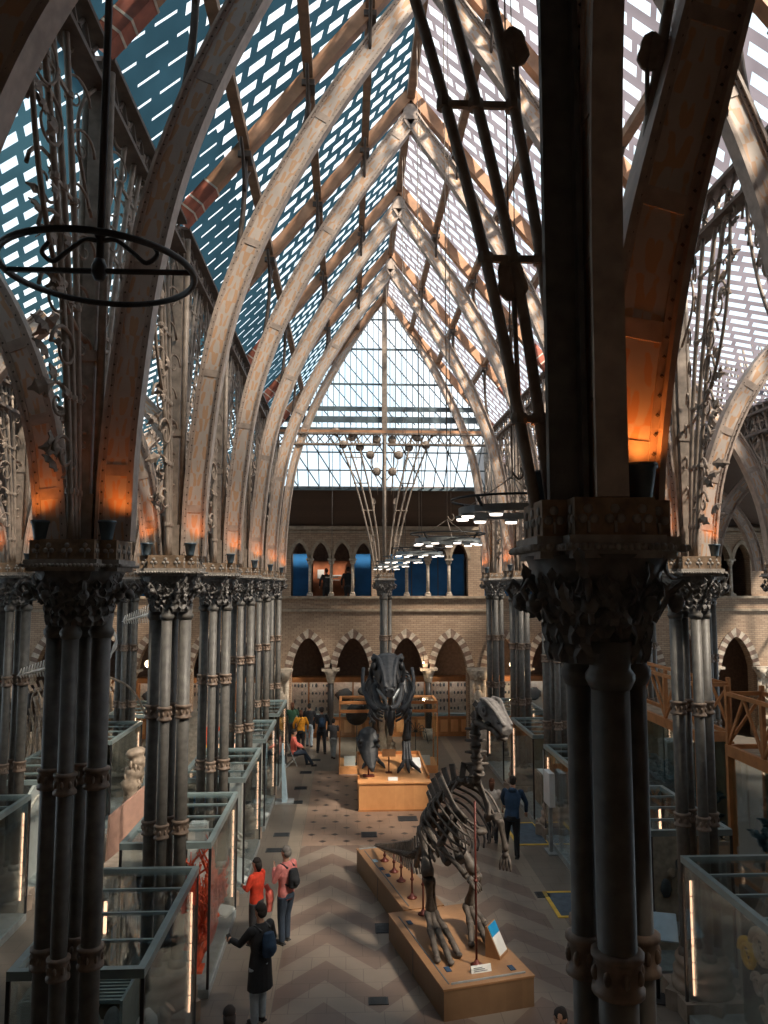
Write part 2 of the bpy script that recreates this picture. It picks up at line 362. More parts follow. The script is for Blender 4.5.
def interp(tab, z):
    for (z0, o0), (z1, o1) in zip(tab, tab[1:]):
        if z <= z1: return lerp(o0, o1, (z-z0)/(z1-z0))
    return tab[-1][1]
def catmull(pts, k=6):
    P = [Vector(p) for p in pts]; P = [P[0]*2-P[1]]+P+[P[-1]*2-P[-2]]; out = []
    for i in range(1, len(P)-2):
        for j in range(k):
            t = j/k; a, b, c, d = P[i-1], P[i], P[i+1], P[i+2]
            out.append(.5*((2*b)+(c-a)*t+(2*a-5*b+4*c-d)*t*t+(3*b-a-3*c+d)*t**3))
    out.append(P[-2]); return out
CX = 1.4; XL, XR = -2.82, 5.62; GY = [4.3, 8.3, 12.5, 16.7, 20.9, 25.1, 29.3]; WY = 33.5
ZT = 7.06    # top of the capital trays
# ================================================================== ROOM SHELL
def wallbox(name, x0, x1, y0, y1, z0, z1, mat): return struct(MB().boxb(x0, x1, y0, y1, z0, z1).build(name, mat))
wallbox('floor', -16, 19, -.6, 40, -.2, 0, M['floor'])
# roof planes of the nave
def plane(name, pts, mat, th=.02):
    P = [Vector(p) for p in pts]; n = (P[1]-P[0]).cross(P[2]-P[0]).normalized()
    if n.z < 0: n = -n
    return struct(MB().poly(P, n*th).build(name, mat))
def sheet(name, pts, mat):
    return struct(MB().add(pts, [tuple(range(len(pts)))]).build(name, mat))
sheet('ceiling', [(XL-.1, 6.2, 12.75), (XL-.1, 29.4, 12.75), (CX, 29.4, 18.1), (CX, 6.2, 18.1)], M['roof_left'])
plane('ceiling', [(XL-.1, 4.3, 12.75), (XL-.1, 6.2, 12.75), (CX, 6.2, 18.1), (CX, 4.3, 18.1)], M['darkplank'], .1)  # unseen near nave roof, boarded over to keep daylight off the near end
sheet('ceiling', [(XR+.1, 6.2, 12.75), (XR+.1, 29.4, 12.75), (CX, 29.4, 18.1), (CX, 6.2, 18.1)], M['roof_right'])
plane('ceiling', [(XR+.1, 4.3, 12.75), (XR+.1, 6.2, 12.75), (CX, 6.2, 18.1), (CX, 4.3, 18.1)], M['darkplank'], .1)  # right half of the unseen boarding that shades the near bay
plane('ceiling', [(XL-.1, 4.3, 12.45), (XL-.1, 5.8, 12.45), (-7.02, 5.8, 10.9), (-7.02, 4.3, 10.9)], M['darkplank'], .1)  # unseen near strip of the left aisle roof, boarded to cut light
sheet('ceiling', [(XL-.1, 5.8, 12.45), (XL-.1, WY, 12.45), (-7.02, WY, 10.9), (-7.02, 5.8, 10.9)], M['roof_aisle_left'])
sheet('ceiling', [(XR+.1, 6.4, 12.45), (XR+.1, WY, 12.45), (9.82, WY, 10.9), (9.82, 6.4, 10.9)], M['roof_right'])
plane('ceiling', [(XR+.1, 4.3, 12.45), (XR+.1, 6.4, 12.45), (9.82, 6.4, 10.9), (9.82, 4.3, 10.9)], M['darkplank'], .1)  # near right aisle roof boarded out of view, darkens the foreground column
plane('ceiling', [(-7.0, -.6, 10.88), (-7.0, WY+.4, 10.88), (-16, WY+.4, 9.2), (-16, -.6, 9.2)], M['darkplank'], .1)
plane('ceiling', [(9.8, -.6, 10.88), (9.8, WY+.4, 10.88), (19, WY+.4, 9.2), (19, -.6, 9.2)], M['darkplank'], .1)
# lean-to beyond the gable (glass above, boards below) and the unseen all-board one that darkens the near gallery
def lean(y_hi, y_gl, y_lo, x0, x1):
    s = -.80 if y_lo > y_hi else .80
    z = lambda y: 12.45+s*(y-y_hi)
    sheet('ceiling', [(x0, y_hi, z(y_hi)), (x1, y_hi, z(y_hi)), (x1, y_gl, z(y_gl)), (x0, y_gl, z(y_gl))], M['clear'])
    plane('ceiling', [(x0, y_gl, z(y_gl)), (x1, y_gl, z(y_gl)), (x1, y_lo, z(y_lo)), (x0, y_lo, z(y_lo))], M['darkplank'], .1)
    t = MB()
    k = int((x1-x0)/.42)
    for i in range(k+1):
        x = x0+(x1-x0)*i/k; t.bar((x, y_hi, z(y_hi)), (x, y_gl, z(y_gl)), .035, .06)
    for q in (.33, .66): y = lerp(y_hi, y_gl, q); t.bar((x0, y, z(y)), (x1, y, z(y)), .05, .05)
    y = y_gl; t.bar((x0, y, z(y)-.04), (x1, y, z(y)-.04), .10, .12)
    for i in range(-3, k, 2):
        xa = x0+(x1-x0)*i/k; xb = xa+1.35; a0 = max(0, (x0-xa)/(xb-xa)); a1 = min(1, (x1-xa)/(xb-xa))
        if a1 <= a0: continue
        f = lambda a: (lerp(xa, xb, a), lerp(y_hi, y_gl, a), z(lerp(y_hi, y_gl, a))-.03)
        t.bar(f(a0), f(a1), .03, .04)
    struct(t.build('trim_1' if y_lo > 20 else 'trim_2', M['bar']))
lean(29.4, 31.7, WY+.3, XL-.1, XR+.1)
plane('ceiling', [(-.6, 4.3, 12.5), (XR+.1, 4.3, 12.5), (XR+.1, -.6, 9.2), (-.6, -.6, 9.2)], M['darkplank'], .1)  # unseen near lean-to made all opaque to darken the foreground column
plane('ceiling', [(-.6, 4.3, 12.5), (XL-.1, 4.3, 12.5), (XL-.1, -.6, 9.2), (-.6, -.6, 9.2)], M['darkplank'], .1)  # left part of the unseen light-blocking lean-to
plane('ceiling', [(XL-.1, 4.3, 12.3), (XL-.1, -.6, 9.0), (-7.1, -.6, 9.0), (-7.1, 4.3, 10.7)], M['darkplank'], .1)  # opaque boards out of view, keep light off the near left side
plane('ceiling', [(XR+.1, 4.3, 12.3), (XR+.1, -.6, 9.0), (9.9, -.6, 9.0), (9.9, 4.3, 10.7)], M['darkplank'], .1)  # same unseen light block over the near right aisle
wallbox('wall_left', -16.3, -16, -.6, 40, 0, 1.6, M['brick'])
wallbox('wall_left', -16.3, -16, -.6, 40, 8.6, 12.6, M['brick'])
for y0_, y1_ in ((-.6, 10), (15.4, 16.4), (21.8, 22.8), (28.2, 29.2), (34, 40)): wallbox('wall_left', -16.3, -16, y0_, y1_, 1.6, 8.6, M['brick'])
for y0_, y1_ in ((10, 15.4), (16.4, 21.8), (22.8, 28.2), (29.2, 34)):  # unseen windows added to let fill daylight into the left aisle
    wn_ = MB(); wn_.boxb(-16.3+.14, -16.3+.15, y0_, y1_, 1.6, 8.6); wo_ = struct(wn_.build('fill_light_window', M['clear'])); wf_ = MB()
    for q_ in range(1, 6): yy_ = lerp(y0_, y1_, q_/6); wf_.boxb(-16.3+.1, -16.3+.2, yy_-.04, yy_+.04, 1.6, 8.6)
    wf_.boxb(-16.3+.1, -16.3+.2, y0_, y1_, 5.0, 5.1); struct(wf_.build('window_frame', M['bar'], wo_))
wallbox('wall_right', 19, 19.3, -.6, 40, 0, 1.6, M['brick'])
wallbox('wall_right', 19, 19.3, -.6, 40, 8.6, 12.6, M['brick'])
for y0_, y1_ in ((-.6, 10), (15.4, 16.4), (21.8, 22.8), (28.2, 29.2), (34, 40)): wallbox('wall_right', 19, 19.3, y0_, y1_, 1.6, 8.6, M['brick'])
for y0_, y1_ in ((10, 15.4), (16.4, 21.8), (22.8, 28.2), (29.2, 34)):  # matching unseen windows added for fill daylight on the right
    wn_ = MB(); wn_.boxb(19+.14, 19+.15, y0_, y1_, 1.6, 8.6); wo_ = struct(wn_.build('fill_light_window', M['clear'])); wf_ = MB()
    for q_ in range(1, 6): yy_ = lerp(y0_, y1_, q_/6); wf_.boxb(19+.1, 19+.2, yy_-.04, yy_+.04, 1.6, 8.6)
    wf_.boxb(19+.1, 19+.2, y0_, y1_, 5.0, 5.1); struct(wf_.build('window_frame', M['bar'], wo_))
wallbox('wall_back', -16, 19, -.9, -.6, 0, 12.6, M['brick'])
wallbox('wall_upper', -16, 19, 37.2, 37.4, 5.7, 10, M['stone_red'])      # back of the upper gallery
wallbox('wall_lower', -16, 19, 36.0, 36.2, 0, 5.4, M['stone_red'])
wallbox('floor', -16, 19, WY+.5, 37.2, 5.4, 5.7, M['stone_trim'])            # gallery floor
wallbox('ceiling', -16, 19, WY+.45, 37.4, 9.6, 9.8, M['darkplank'])
struct(MB().poly([(XL-.1, 4.2, 12.4), (XR+.1, 4.2, 12.4), (CX, 4.2, 18.1)], (0, .04, 0)).build('near_gable_sun_block', M['darkplank']))  # unseen gable boarded shut to block sun on the near columns
# side gables above the far wall, under the aisle roofs
wallbox('wall_gable', -16, XL-.1, WY+.02, WY+.3, 9.2, 12.4, M['darkplank'])
wallbox('wall_gable', XR+.1, 19, WY+.02, WY+.3, 9.2, 12.4, M['darkplank'])
# cheeks between nave roof and lean-to at the far gable
for s in (-1, 1):
    x = XL-.1 if s < 0 else XR+.1
    struct(MB().poly([(x, 29.4, 12.5), (x, WY, 9.2), (x, WY, 12.5)], (.03*s, 0, 0)).build('wall_cheek', M['darkplank']))

# ------------------------------------------------------------------ pointed arcade wall
def arc_z(t, zs, za, k=.9):           # t in -1..1 across the opening -> underside height of a pointed arch
    return zs+(za-zs)*(1-abs(t)**1.75)**.72
def arcade(mb, holes, x0, x1, y0, y1, z0, z1):
    """wall band between z0 and z1 with pointed holes (cx, half width, spring z, apex z, sill z)"""
    cur = x0
    for cx, hw, zs, za, sill in sorted(holes):
        if cx-hw > cur: mb.boxb(cur, cx-hw, y0, y1, zs if cx-hw-cur < .62 else z0, z1)
        if sill > z0 and 0 < cx-hw-cur < .62: mb.boxb(cur, cx-hw, y0, y1, z0, sill)
        if sill > z0: mb.boxb(cx-hw, cx+hw, y0, y1, z0, sill)
        K = 16
        for i in range(K):
            ta, tb = -1+2*i/K, -1+2*(i+1)/K; xa, xb = cx+ta*hw, cx+tb*hw; za_, zb_ = arc_z(ta, zs, za), arc_z(tb, zs, za)
            mb.hexa([(xa, y0, za_), (xb, y0, zb_), (xb, y1, zb_), (xa, y1, za_), (xa, y0, z1), (xb, y0, z1), (xb, y1, z1), (xa, y1, z1)])
        cur = cx+hw
    mb.boxb(cur, x1, y0, y1, z0, z1)
def vouss(mb, cx, hw, zs, za, y, depth, wd, n):
    pts = []
    for i in range(n+1):
        t = -math.cos(PI*i/n); t = max(-1, min(1, t)); pts.append((cx+t*hw, arc_z(t, zs, za)))
    outer = []
    for i in range(n+1):
        a = pts[max(0, i-1)]; b = pts[min(n, i+1)]; dx, dz = b[0]-a[0], b[1]-a[1]; l_ = math.hypot(dx, dz) or 1
        outer.append((pts[i][0]-dz/l_*wd, pts[i][1]+dx/l_*wd))
    outer[0] = (cx-hw-wd, zs); outer[n] = (cx+hw+wd, zs); outer[n//2] = (cx, za+wd*1.35)
    for i in range(n):
        a, b, c, d = pts[i], pts[i+1], outer[i+1], outer[i]
        mb.hexa([(a[0], y, a[1]), (b[0], y, b[1]), (b[0], y+depth, b[1]), (a[0], y+depth, a[1]), (d[0], y, d[1]), (c[0], y, c[1]), (c[0], y+depth, c[1]), (d[0], y+depth, d[1])], mi=i % 2)
GX = [CX+4.22*k for k in range(-4, 5)]
lo, up = [], []
for g in GX[:-1]:
    lo += [(g+1.15, .72, 3.0, 4.33, 0), (g+3.07, .72, 3.0, 4.33, 0)]
    up += [(g+4.22*q+.0, .36, 7.75, 8.42, 6.12) for q in (.17, .39, .61, .83)]
wl = MB(); arcade(wl, lo, -16, 19, WY, WY+.5, 0, 5.4)
W = struct(wl.build('wall_far', M['brick']))
wl = MB(); arcade(wl, up, -16, 19, WY, WY+.5, 5.4, 9.2); struct(wl.build('wall_far', M['brick'], W))
vb = MB()
for h in lo: vouss(vb, h[0], h[1], h[2], h[3], WY-.05, .3, .30, 22)
struct(vb.build('voussoirs', [M['stone_pale'], M['stone_red']], W))
vb = MB()
for h in up: vouss(vb, h[0], h[1], h[2], h[3], WY-.04, .25, .14, 12)
struct(vb.build('voussoirs', [M['stone_trim'], M['stone_trim']], W))
t = MB(); t.boxb(-16, 19, WY-.10, WY, 5.46, 5.56); t.boxb(-16, 19, WY-.16, WY+.02, 6.02, 6.12); t.boxb(-16, 19, WY-.12, WY, 9.0, 9.14); t.boxb(-16, 19, WY-.08, WY, 8.86, 8.94)
struct(t.build('trim_3', M['stone_trim']))
# stone columns of the lower arcade: pale statue piers on the grid, dark shafts between
def stone_pier():
    r = empty('statue_pier', (0, 0, 0))
    MB().boxb(-.40, .40, -.40, -.01, 0, .35).boxb(-.36, .36, -.37, -.01, .35, .5).build('base', M['stone_pale'], r)
    b = MB(); b.cyl(-.25, -.13, .5, 2.6, .10, 10); b.cyl(.25, -.13, .5, 2.6, .10, 10); b.boxb(-.2, .2, -.14, -.01, .5, 2.6); b.build('shaft', M['stone_pale'], r)
    c = MB(); c.lathe([(.13, 2.55), (.2, 2.75), (.3, 2.95)], (-.2, -.2, 0), 10); c.lathe([(.13, 2.55), (.2, 2.75), (.3, 2.95)], (.2, -.2, 0), 10); c.boxb(-.5, .5, -.42, -.01, 2.95, 3.05)
    for i in range(14):
        a = PI*(i/13)+PI; c.leaf((.3*math.cos(a), -.2+.12*math.sin(a), 2.62+.1*(i % 2)), (math.cos(a)*.6, math.sin(a)*.6, 1), (-math.cos(a), -math.sin(a), .3), .28, .14, -1.2)
    c.build('capital', M['stone_pale'], r)
    s = MB(); DY = -.16
    s.ell((0, -.16+DY, 2.22), (.085, .085, .12)); s.tube([(0, -.32, 2.16), (0, -.32, 2.04), (0, -.31, 1.85), (0, -.31, 1.5), (0, -.32, 1.0)], [.05, .15, .17, .13, .19], 10)
    for q in (-1, 1): s.tube([(q*.15, -.31, 2.0), (q*.2, -.36, 1.75), (q*.08, -.46, 1.62)], [.06, .05, .04], 8)
    s.boxb(-.24, .24, -.52, -.15, .85, 1.0); s.lathe([(.1, .6), (.2, .85)], (0, -.30, 0), 8)
    s.build('statue', M['stone_pale'], r)
    return r
pier = stone_pier(); first = True
for i, g in enumerate(GX):
    lab = 'pale statue pier, far arcade, ' + ['at the far left edge', 'second from the far left', 'third from the far left, behind the left columns', 'at the left end of the four middle arches', 'right behind the black dinosaur, on the axis', 'at the right end of the four middle arches', 'behind the right hand columns', 'second from the far right', 'at the far right edge'][i]
    if first: pier.location = (g, WY, 0); tag(pier, lab, 'stone pier', 'statue piers of the far arcade'); first = False
    else: dup(pier, (g, WY, 0), 0, lab)
def dark_shaft():
    r = empty('arcade_column'); MB().lathe([(.26, 0), (.26, .3), (.20, .34), (.2, .42), (.15, .46)], (0, .2, 0), 12).build('base', M['stone_pale'], r)
    MB().cyl(0, .2, .46, 2.45, .135, 14).build('shaft', M['stone_dark'], r)
    c = MB(); c.lathe([(.14, 2.4), (.16, 2.46), (.22, 2.75), (.33, 2.94)], (0, .2, 0), 14); c.boxb(-.38, .38, -.1, .5, 2.92, 3.02)
    for i in range(12):
        a = 2*PI*i/12; c.leaf((.15*math.cos(a), .2+.15*math.sin(a), 2.52+.1*(i % 2)), (math.cos(a)*.5, math.sin(a)*.5, 1), (-math.cos(a), -math.sin(a), .3), .3, .12, -1.3)
    c.build('capital', M['stone_pale'], r); return r
dsh = dark_shaft(); first = True
for i, g in enumerate(GX[:-1]):
    lab = 'dark arcade column with pale capital, ' + ['first from the left', 'second from the left', 'third from the left', 'left of the black dinosaur', 'right of the black dinosaur', 'first beyond the right columns', 'second from the right', 'first from the right'][i]
    if first: dsh.location = (g+2.11, WY, 0); tag(dsh, lab, 'stone column', 'dark columns of the far arcade'); first = False
    else: dup(dsh, (g+2.11, WY, 0), 0, lab)
def colonnette():
    r = empty('gallery_colonnette'); MB().boxb(-.12, .12, -.02, .36, 0, .12).lathe([(.11, .12), (.09, .2)], (0, .17, 0), 10).build('base', M['stone_pale'], r)
    MB().cyl(0, .17, .18, 1.42, .07, 10).build('shaft', M['stone_pale'], r)
    c = MB(); c.lathe([(.075, 1.36), (.12, 1.5), (.17, 1.6)], (0, .17, 0), 10); c.boxb(-.17, .17, -.04, .40, 1.58, 1.65)
    for i in range(8): a = 2*PI*i/8; c.leaf((.08*math.cos(a), .17+.08*math.sin(a), 1.42), (math.cos(a)*.6, math.sin(a)*.6, 1), (-math.cos(a), -math.sin(a), .3), .17, .09, -1.2)
    c.build('capital', M['stone_pale'], r); return r
cl = colonnette(); first = True; kk = 0
for i, g in enumerate(GX[1:-1]):
    for j, q in enumerate((.28, .5, .72)):
        kk += 1
        bayn = ['leftmost', 'second', 'third', 'middle left', 'middle right', 'sixth', 'rightmost'][i]
        lab = 'slim gallery colonnette, %s of three, %s bay' % (['left one', 'middle one', 'right one'][j], bayn)
        if first: cl.location = (g+4.22*q, WY, 6.1); tag(cl, lab, 'colonnette', 'colonnettes of the far upper gallery'); first = False
        else: dup(cl, (g+4.22*q, WY, 6.1), 0, lab)
# blue cabinets / panels behind the upper arcade
names = ['at the far left', 'second bay from the left', 'left of centre, left of the orange poster', 'right of centre, above the black dinosaur', 'behind the right columns', 'at the far right']
for i, g in enumerate(GX[1:-2]):
    r = empty('gallery_cabinet', (g, WY+1.4, 5.7), 0, 'bright blue panelled cabinet on the upper gallery, '+names[i], 'cabinet', 'blue cabinets on the upper gallery')
    for xa, xb in (((.35, 1.15), (3.1, 3.9)) if i == 2 else ((.35, 3.9),)): MB().boxb(xa, xb, 0, .4, 0, 2.3).build('blue_panel', M['bluepanel'], r)
    for x in ((.35, 1.15, 3.1, 3.9) if i == 2 else (.35, 1.5, 2.7, 3.9)): MB().boxb(x-.02, x+.02, -.03, 0, 0, 2.32).build('frame_post', M['ink'], r)
r = empty('poster_board', (GX[3]+1.25, WY+1.7, 5.7), 0, 'rusty orange poster board glowing behind the left middle gallery arches', 'poster')
MB().boxb(0, 1.75, 0, .06, 0, 2.0).build('board', M['orangepanel'], r)
p = MB(); p.boxb(.2, .5, -.02, 0, 1.2, 1.6); p.boxb(.75, 1.3, -.02, 0, 1.3, 1.36); p.boxb(.75, 1.2, -.02, 0, 1.1, 1.15); p.build('print', M['paper'], r)
# display cabinets standing behind the lower arches
def wall_cabinet(i, x0, wdt, lab):
    r = empty('wall_cabinet', (x0, WY+.75, 0), 0, lab, 'display cabinet', 'oak display cabinets behind the far arches')
    MB().boxb(0, wdt, .02, .55, .0, .12).boxb(0, wdt, .03, .55, .12, .80).build('base', M['oak'], r)
    p = MB()
    for k in range(4): p.boxb(.08+k*wdt/4, wdt/4*(k+1)-.06, 0, .04, .2, .72)
    p.build('base_panel', M['plinth_wood'], r)
    MB().boxb(0, wdt, .46, .55, .8, 2.45).build('backboard', M['cream'] if i % 3 else M['white'], r)
    f = MB(); f.boxb(0, .06, 0, .5, .8, 2.5); f.boxb(wdt-.06, wdt, 0, .5, .8, 2.5); f.boxb(wdt/2-.03, wdt/2+.03, 0, .06, .8, 2.45); f.boxb(-.02, wdt+.02, -.02, .55, 2.45, 2.58); f.boxb(0, wdt, -.01, .03, 2.36, 2.45); f.boxb(0, wdt, 0, .06, .78, .86); f.build('frame', M['oak'], r)
    MB().boxb(.06, wdt-.06, .1, .46, .82, .95).build('shelf', M['banner'], r)
    MB().boxb(.1, wdt-.1, .07, .13, 2.41, 2.44).build('cabinet_light', M['cablight'], r)
    s = MB(); rnd = random.Random(i)
    if i % 4 == 1:
        s.ell((wdt*.3, .42, 1.75), (.38, .04, .28), wob=.3); s.ell((wdt*.75, .42, 1.9), (.25, .04, .18), wob=.5); s.boxb(wdt*.6, wdt*.9, .42, .46, 1.1, 1.5)
    else:
        for a in range(11):
            for b in range(4):
                if rnd.random() < .82: s.ell((.14+a*(wdt-.28)/10, .43, 1.15+b*.34), (.028+.03*rnd.random(), .02, .05+.06*rnd.random()), 6, 5)
    s.build('specimens', M['ink'], r)
    MB().boxb(.06, wdt-.06, .02, .026, .86, 2.45).build('glass', M['glass'], r)
for i, g in enumerate(GX[1:-2]):
    side = ['far left bay', 'bay behind the outer left columns', 'bay left of the black dinosaur', 'bay right of the black dinosaur', 'bay behind the right columns', 'far right bay'][i]
    wall_cabinet(2*i, g+.22, 1.85, 'oak glazed cabinet, left one in the '+side)
    wall_cabinet(2*i+1, g+2.15, 1.85, 'oak glazed cabinet, right one in the '+side)
# globe lamps in the arcade aisle
for i, (x, y, z, lab) in enumerate([(-7.45, 29.6, 3.66, 'white globe lamp glowing behind the left columns'), (7.05, WY-.5, 3.22, 'white globe lamp glowing behind the right columns'), (3.25, WY-.35, 3.3, 'tiny warm globe lamp on the column right of the black dinosaur')]):
    rr = .14 if i < 2 else .05
    r = empty('globe_lamp', (x, y, z), 0, lab, 'lamp'); MB().ell((0, 0, 0), (rr, rr, rr)).build('globe', M['globe'], r)
    pl_ = bpy.data.lights.new('globe_light', 'POINT'); pl_.energy = 60 if i < 2 else 6; pl_.color = (1, .72, .45); pl_.shadow_soft_size = rr; po_ = bpy.data.objects.new('bulb', pl_); C.objects.link(po_); po_.parent = r; po_.location = (0, 0, -rr-.05)
    a = MB(); a.tube([(0, 0, rr*.9), (0, 0, rr*.9+.1), (0, .1, rr+.25), (0, WY-y-.02, rr+.3)], .015, 6); a.build('bracket', M['black'], r)

# ================================================================== IRON COLUMNS
def scroll(mb, o, d, z, size, turns=1.3, r=.016, flip=1):
    """iron scroll in the vertical plane spanned by d and z"""
    pts = []; rr_ = []
    for i in range(22):
        t = i/21; a = t*turns*2*PI; q = size*(1-t)**.9+.015; pts.append((o[0]+d[0]*q*math.cos(a)*flip, o[1]+d[1]*q*math.cos(a)*flip, z+q*math.sin(a))); rr_.append(r*(1.1-.5*t))
    mb.tube(pts, rr_, 5)
PIPES = [[(7.04, .33), (8.4, .58), (9.9, .95), (11, 1.3), (12.45, 1.85)], [(7.04, .24), (8.4, .42), (9.9, .75), (11, 1.07), (12.45, 1.55)], [(7.04, .15), (8.4, .26), (9.9, .50), (11, .75), (12.45, 1.1)]]
def capital_mesh():
    b = MB(); b.lathe([(.30, 6.18), (.30, 6.28), (.33, 6.45), (.40, 6.62), (.46, 6.76)], n=20)
    rnd = random.Random(3)
    for tier, (z, rad, n, L_, w_, cu) in enumerate([(6.19, .30, 16, .22, .12, -2.4), (6.29, .31, 18, .22, .12, -2.2), (6.39, .32, 18, .22, .12, -2.4), (6.49, .35, 20, .22, .12, -2.5), (6.58, .38, 18, .20, .13, -2.9)]):
        for i in range(n):
            a = 2*PI*(i+.5*(tier % 2))/n; ca, sa = math.cos(a), math.sin(a); k = rnd.uniform(.85, 1.15)
            b.leaf((rad*ca, rad*sa, z), (ca*.45, sa*.45, 1), (-ca, -sa, .35), L_*k, w_*k, cu, .015)
    for i in range(8):     # big curled corner leaves and fruit
        a = 2*PI*i/8+PI/8; ca, sa = math.cos(a), math.sin(a)
        b.tube([(.36*ca, .36*sa, 6.4), (.46*ca, .46*sa, 6.55), (.55*ca, .55*sa, 6.62), (.59*ca, .59*sa, 6.57), (.55*ca, .55*sa, 6.52)], [.02, .022, .02, .018, .012], 6)
        b.ell((.50*ca, .50*sa, 6.50), (.055, .055, .05), 8, 6, wob=.4)
    for i in range(44):
        a = rnd.uniform(0, 2*PI); q = rnd.uniform(.40, .56); b.leaf((q*math.cos(a), q*math.sin(a), rnd.uniform(6.42, 6.66)), (rnd.uniform(-1, 1), rnd.uniform(-1, 1), rnd.uniform(-.2, .8)), (0, .2, 1), rnd.uniform(.10, .18), .07, -2.0, .01)
    return b
def tray_mesh(cs=1):
    b = MB(); c = MB()
    for (hx, hy) in ((.44*cs, .27*cs), (.27*cs, .44*cs)):
        b.boxb(-hx, hx, -hy, hy, 6.86, ZT)
        for i, (e, z0, z1) in enumerate([(.02, 6.74, 6.78), (.07, 6.78, 6.815), (.04, 6.815, 6.86)]): c.boxb(-hx-e, hx+e, -hy-e, hy+e, z0, z1)
        n = 16
        for i in range(n):
            x = lerp(-hx-.06, hx+.06, (i+.5)/n)
            for s in (-1, 1): c.ell((x, s*(hy+.07), 6.797), (.022, .018, .02), 6, 4)
            y = lerp(-hy-.06, hy+.06, (i+.5)/n)
            for s in (-1, 1): c.ell((s*(hx+.07), y, 6.797), (.018, .022, .02), 6, 4)
    m = MB()
    def trefoil(cx, cy, ax):
        for k in range(3):
            a = PI/2+k*2*PI/3; u, v = .035*math.cos(a), .035*math.sin(a)
            m.ell((cx+(u if ax else 0), cy+(0 if ax else u), 6.965+v), (.026 if ax else .012, .012 if ax else .026, .026), 8, 5)
        m.box((cx, cy, 6.905), (.014 if ax else .02, .02 if ax else .014, .06))
    for s in (-1, 1):
        for x in (-.18, 0, .18): trefoil(x*cs, s*.442*cs, True); trefoil(s*.442*cs, x*cs, False)
        for x in (-.36, .36): trefoil(x*cs, s*.272*cs, True); trefoil(s*.272*cs, x*cs, False)
    return b, c, m
SH = [(.235, 0, .098), (-.235, 0, .095), (0, .235, .08), (0, -.235, .08)]
SHG = [(-.20, 0, .10), (.20, 0, .10), (0, .11, .068), (0, -.20, .068)]
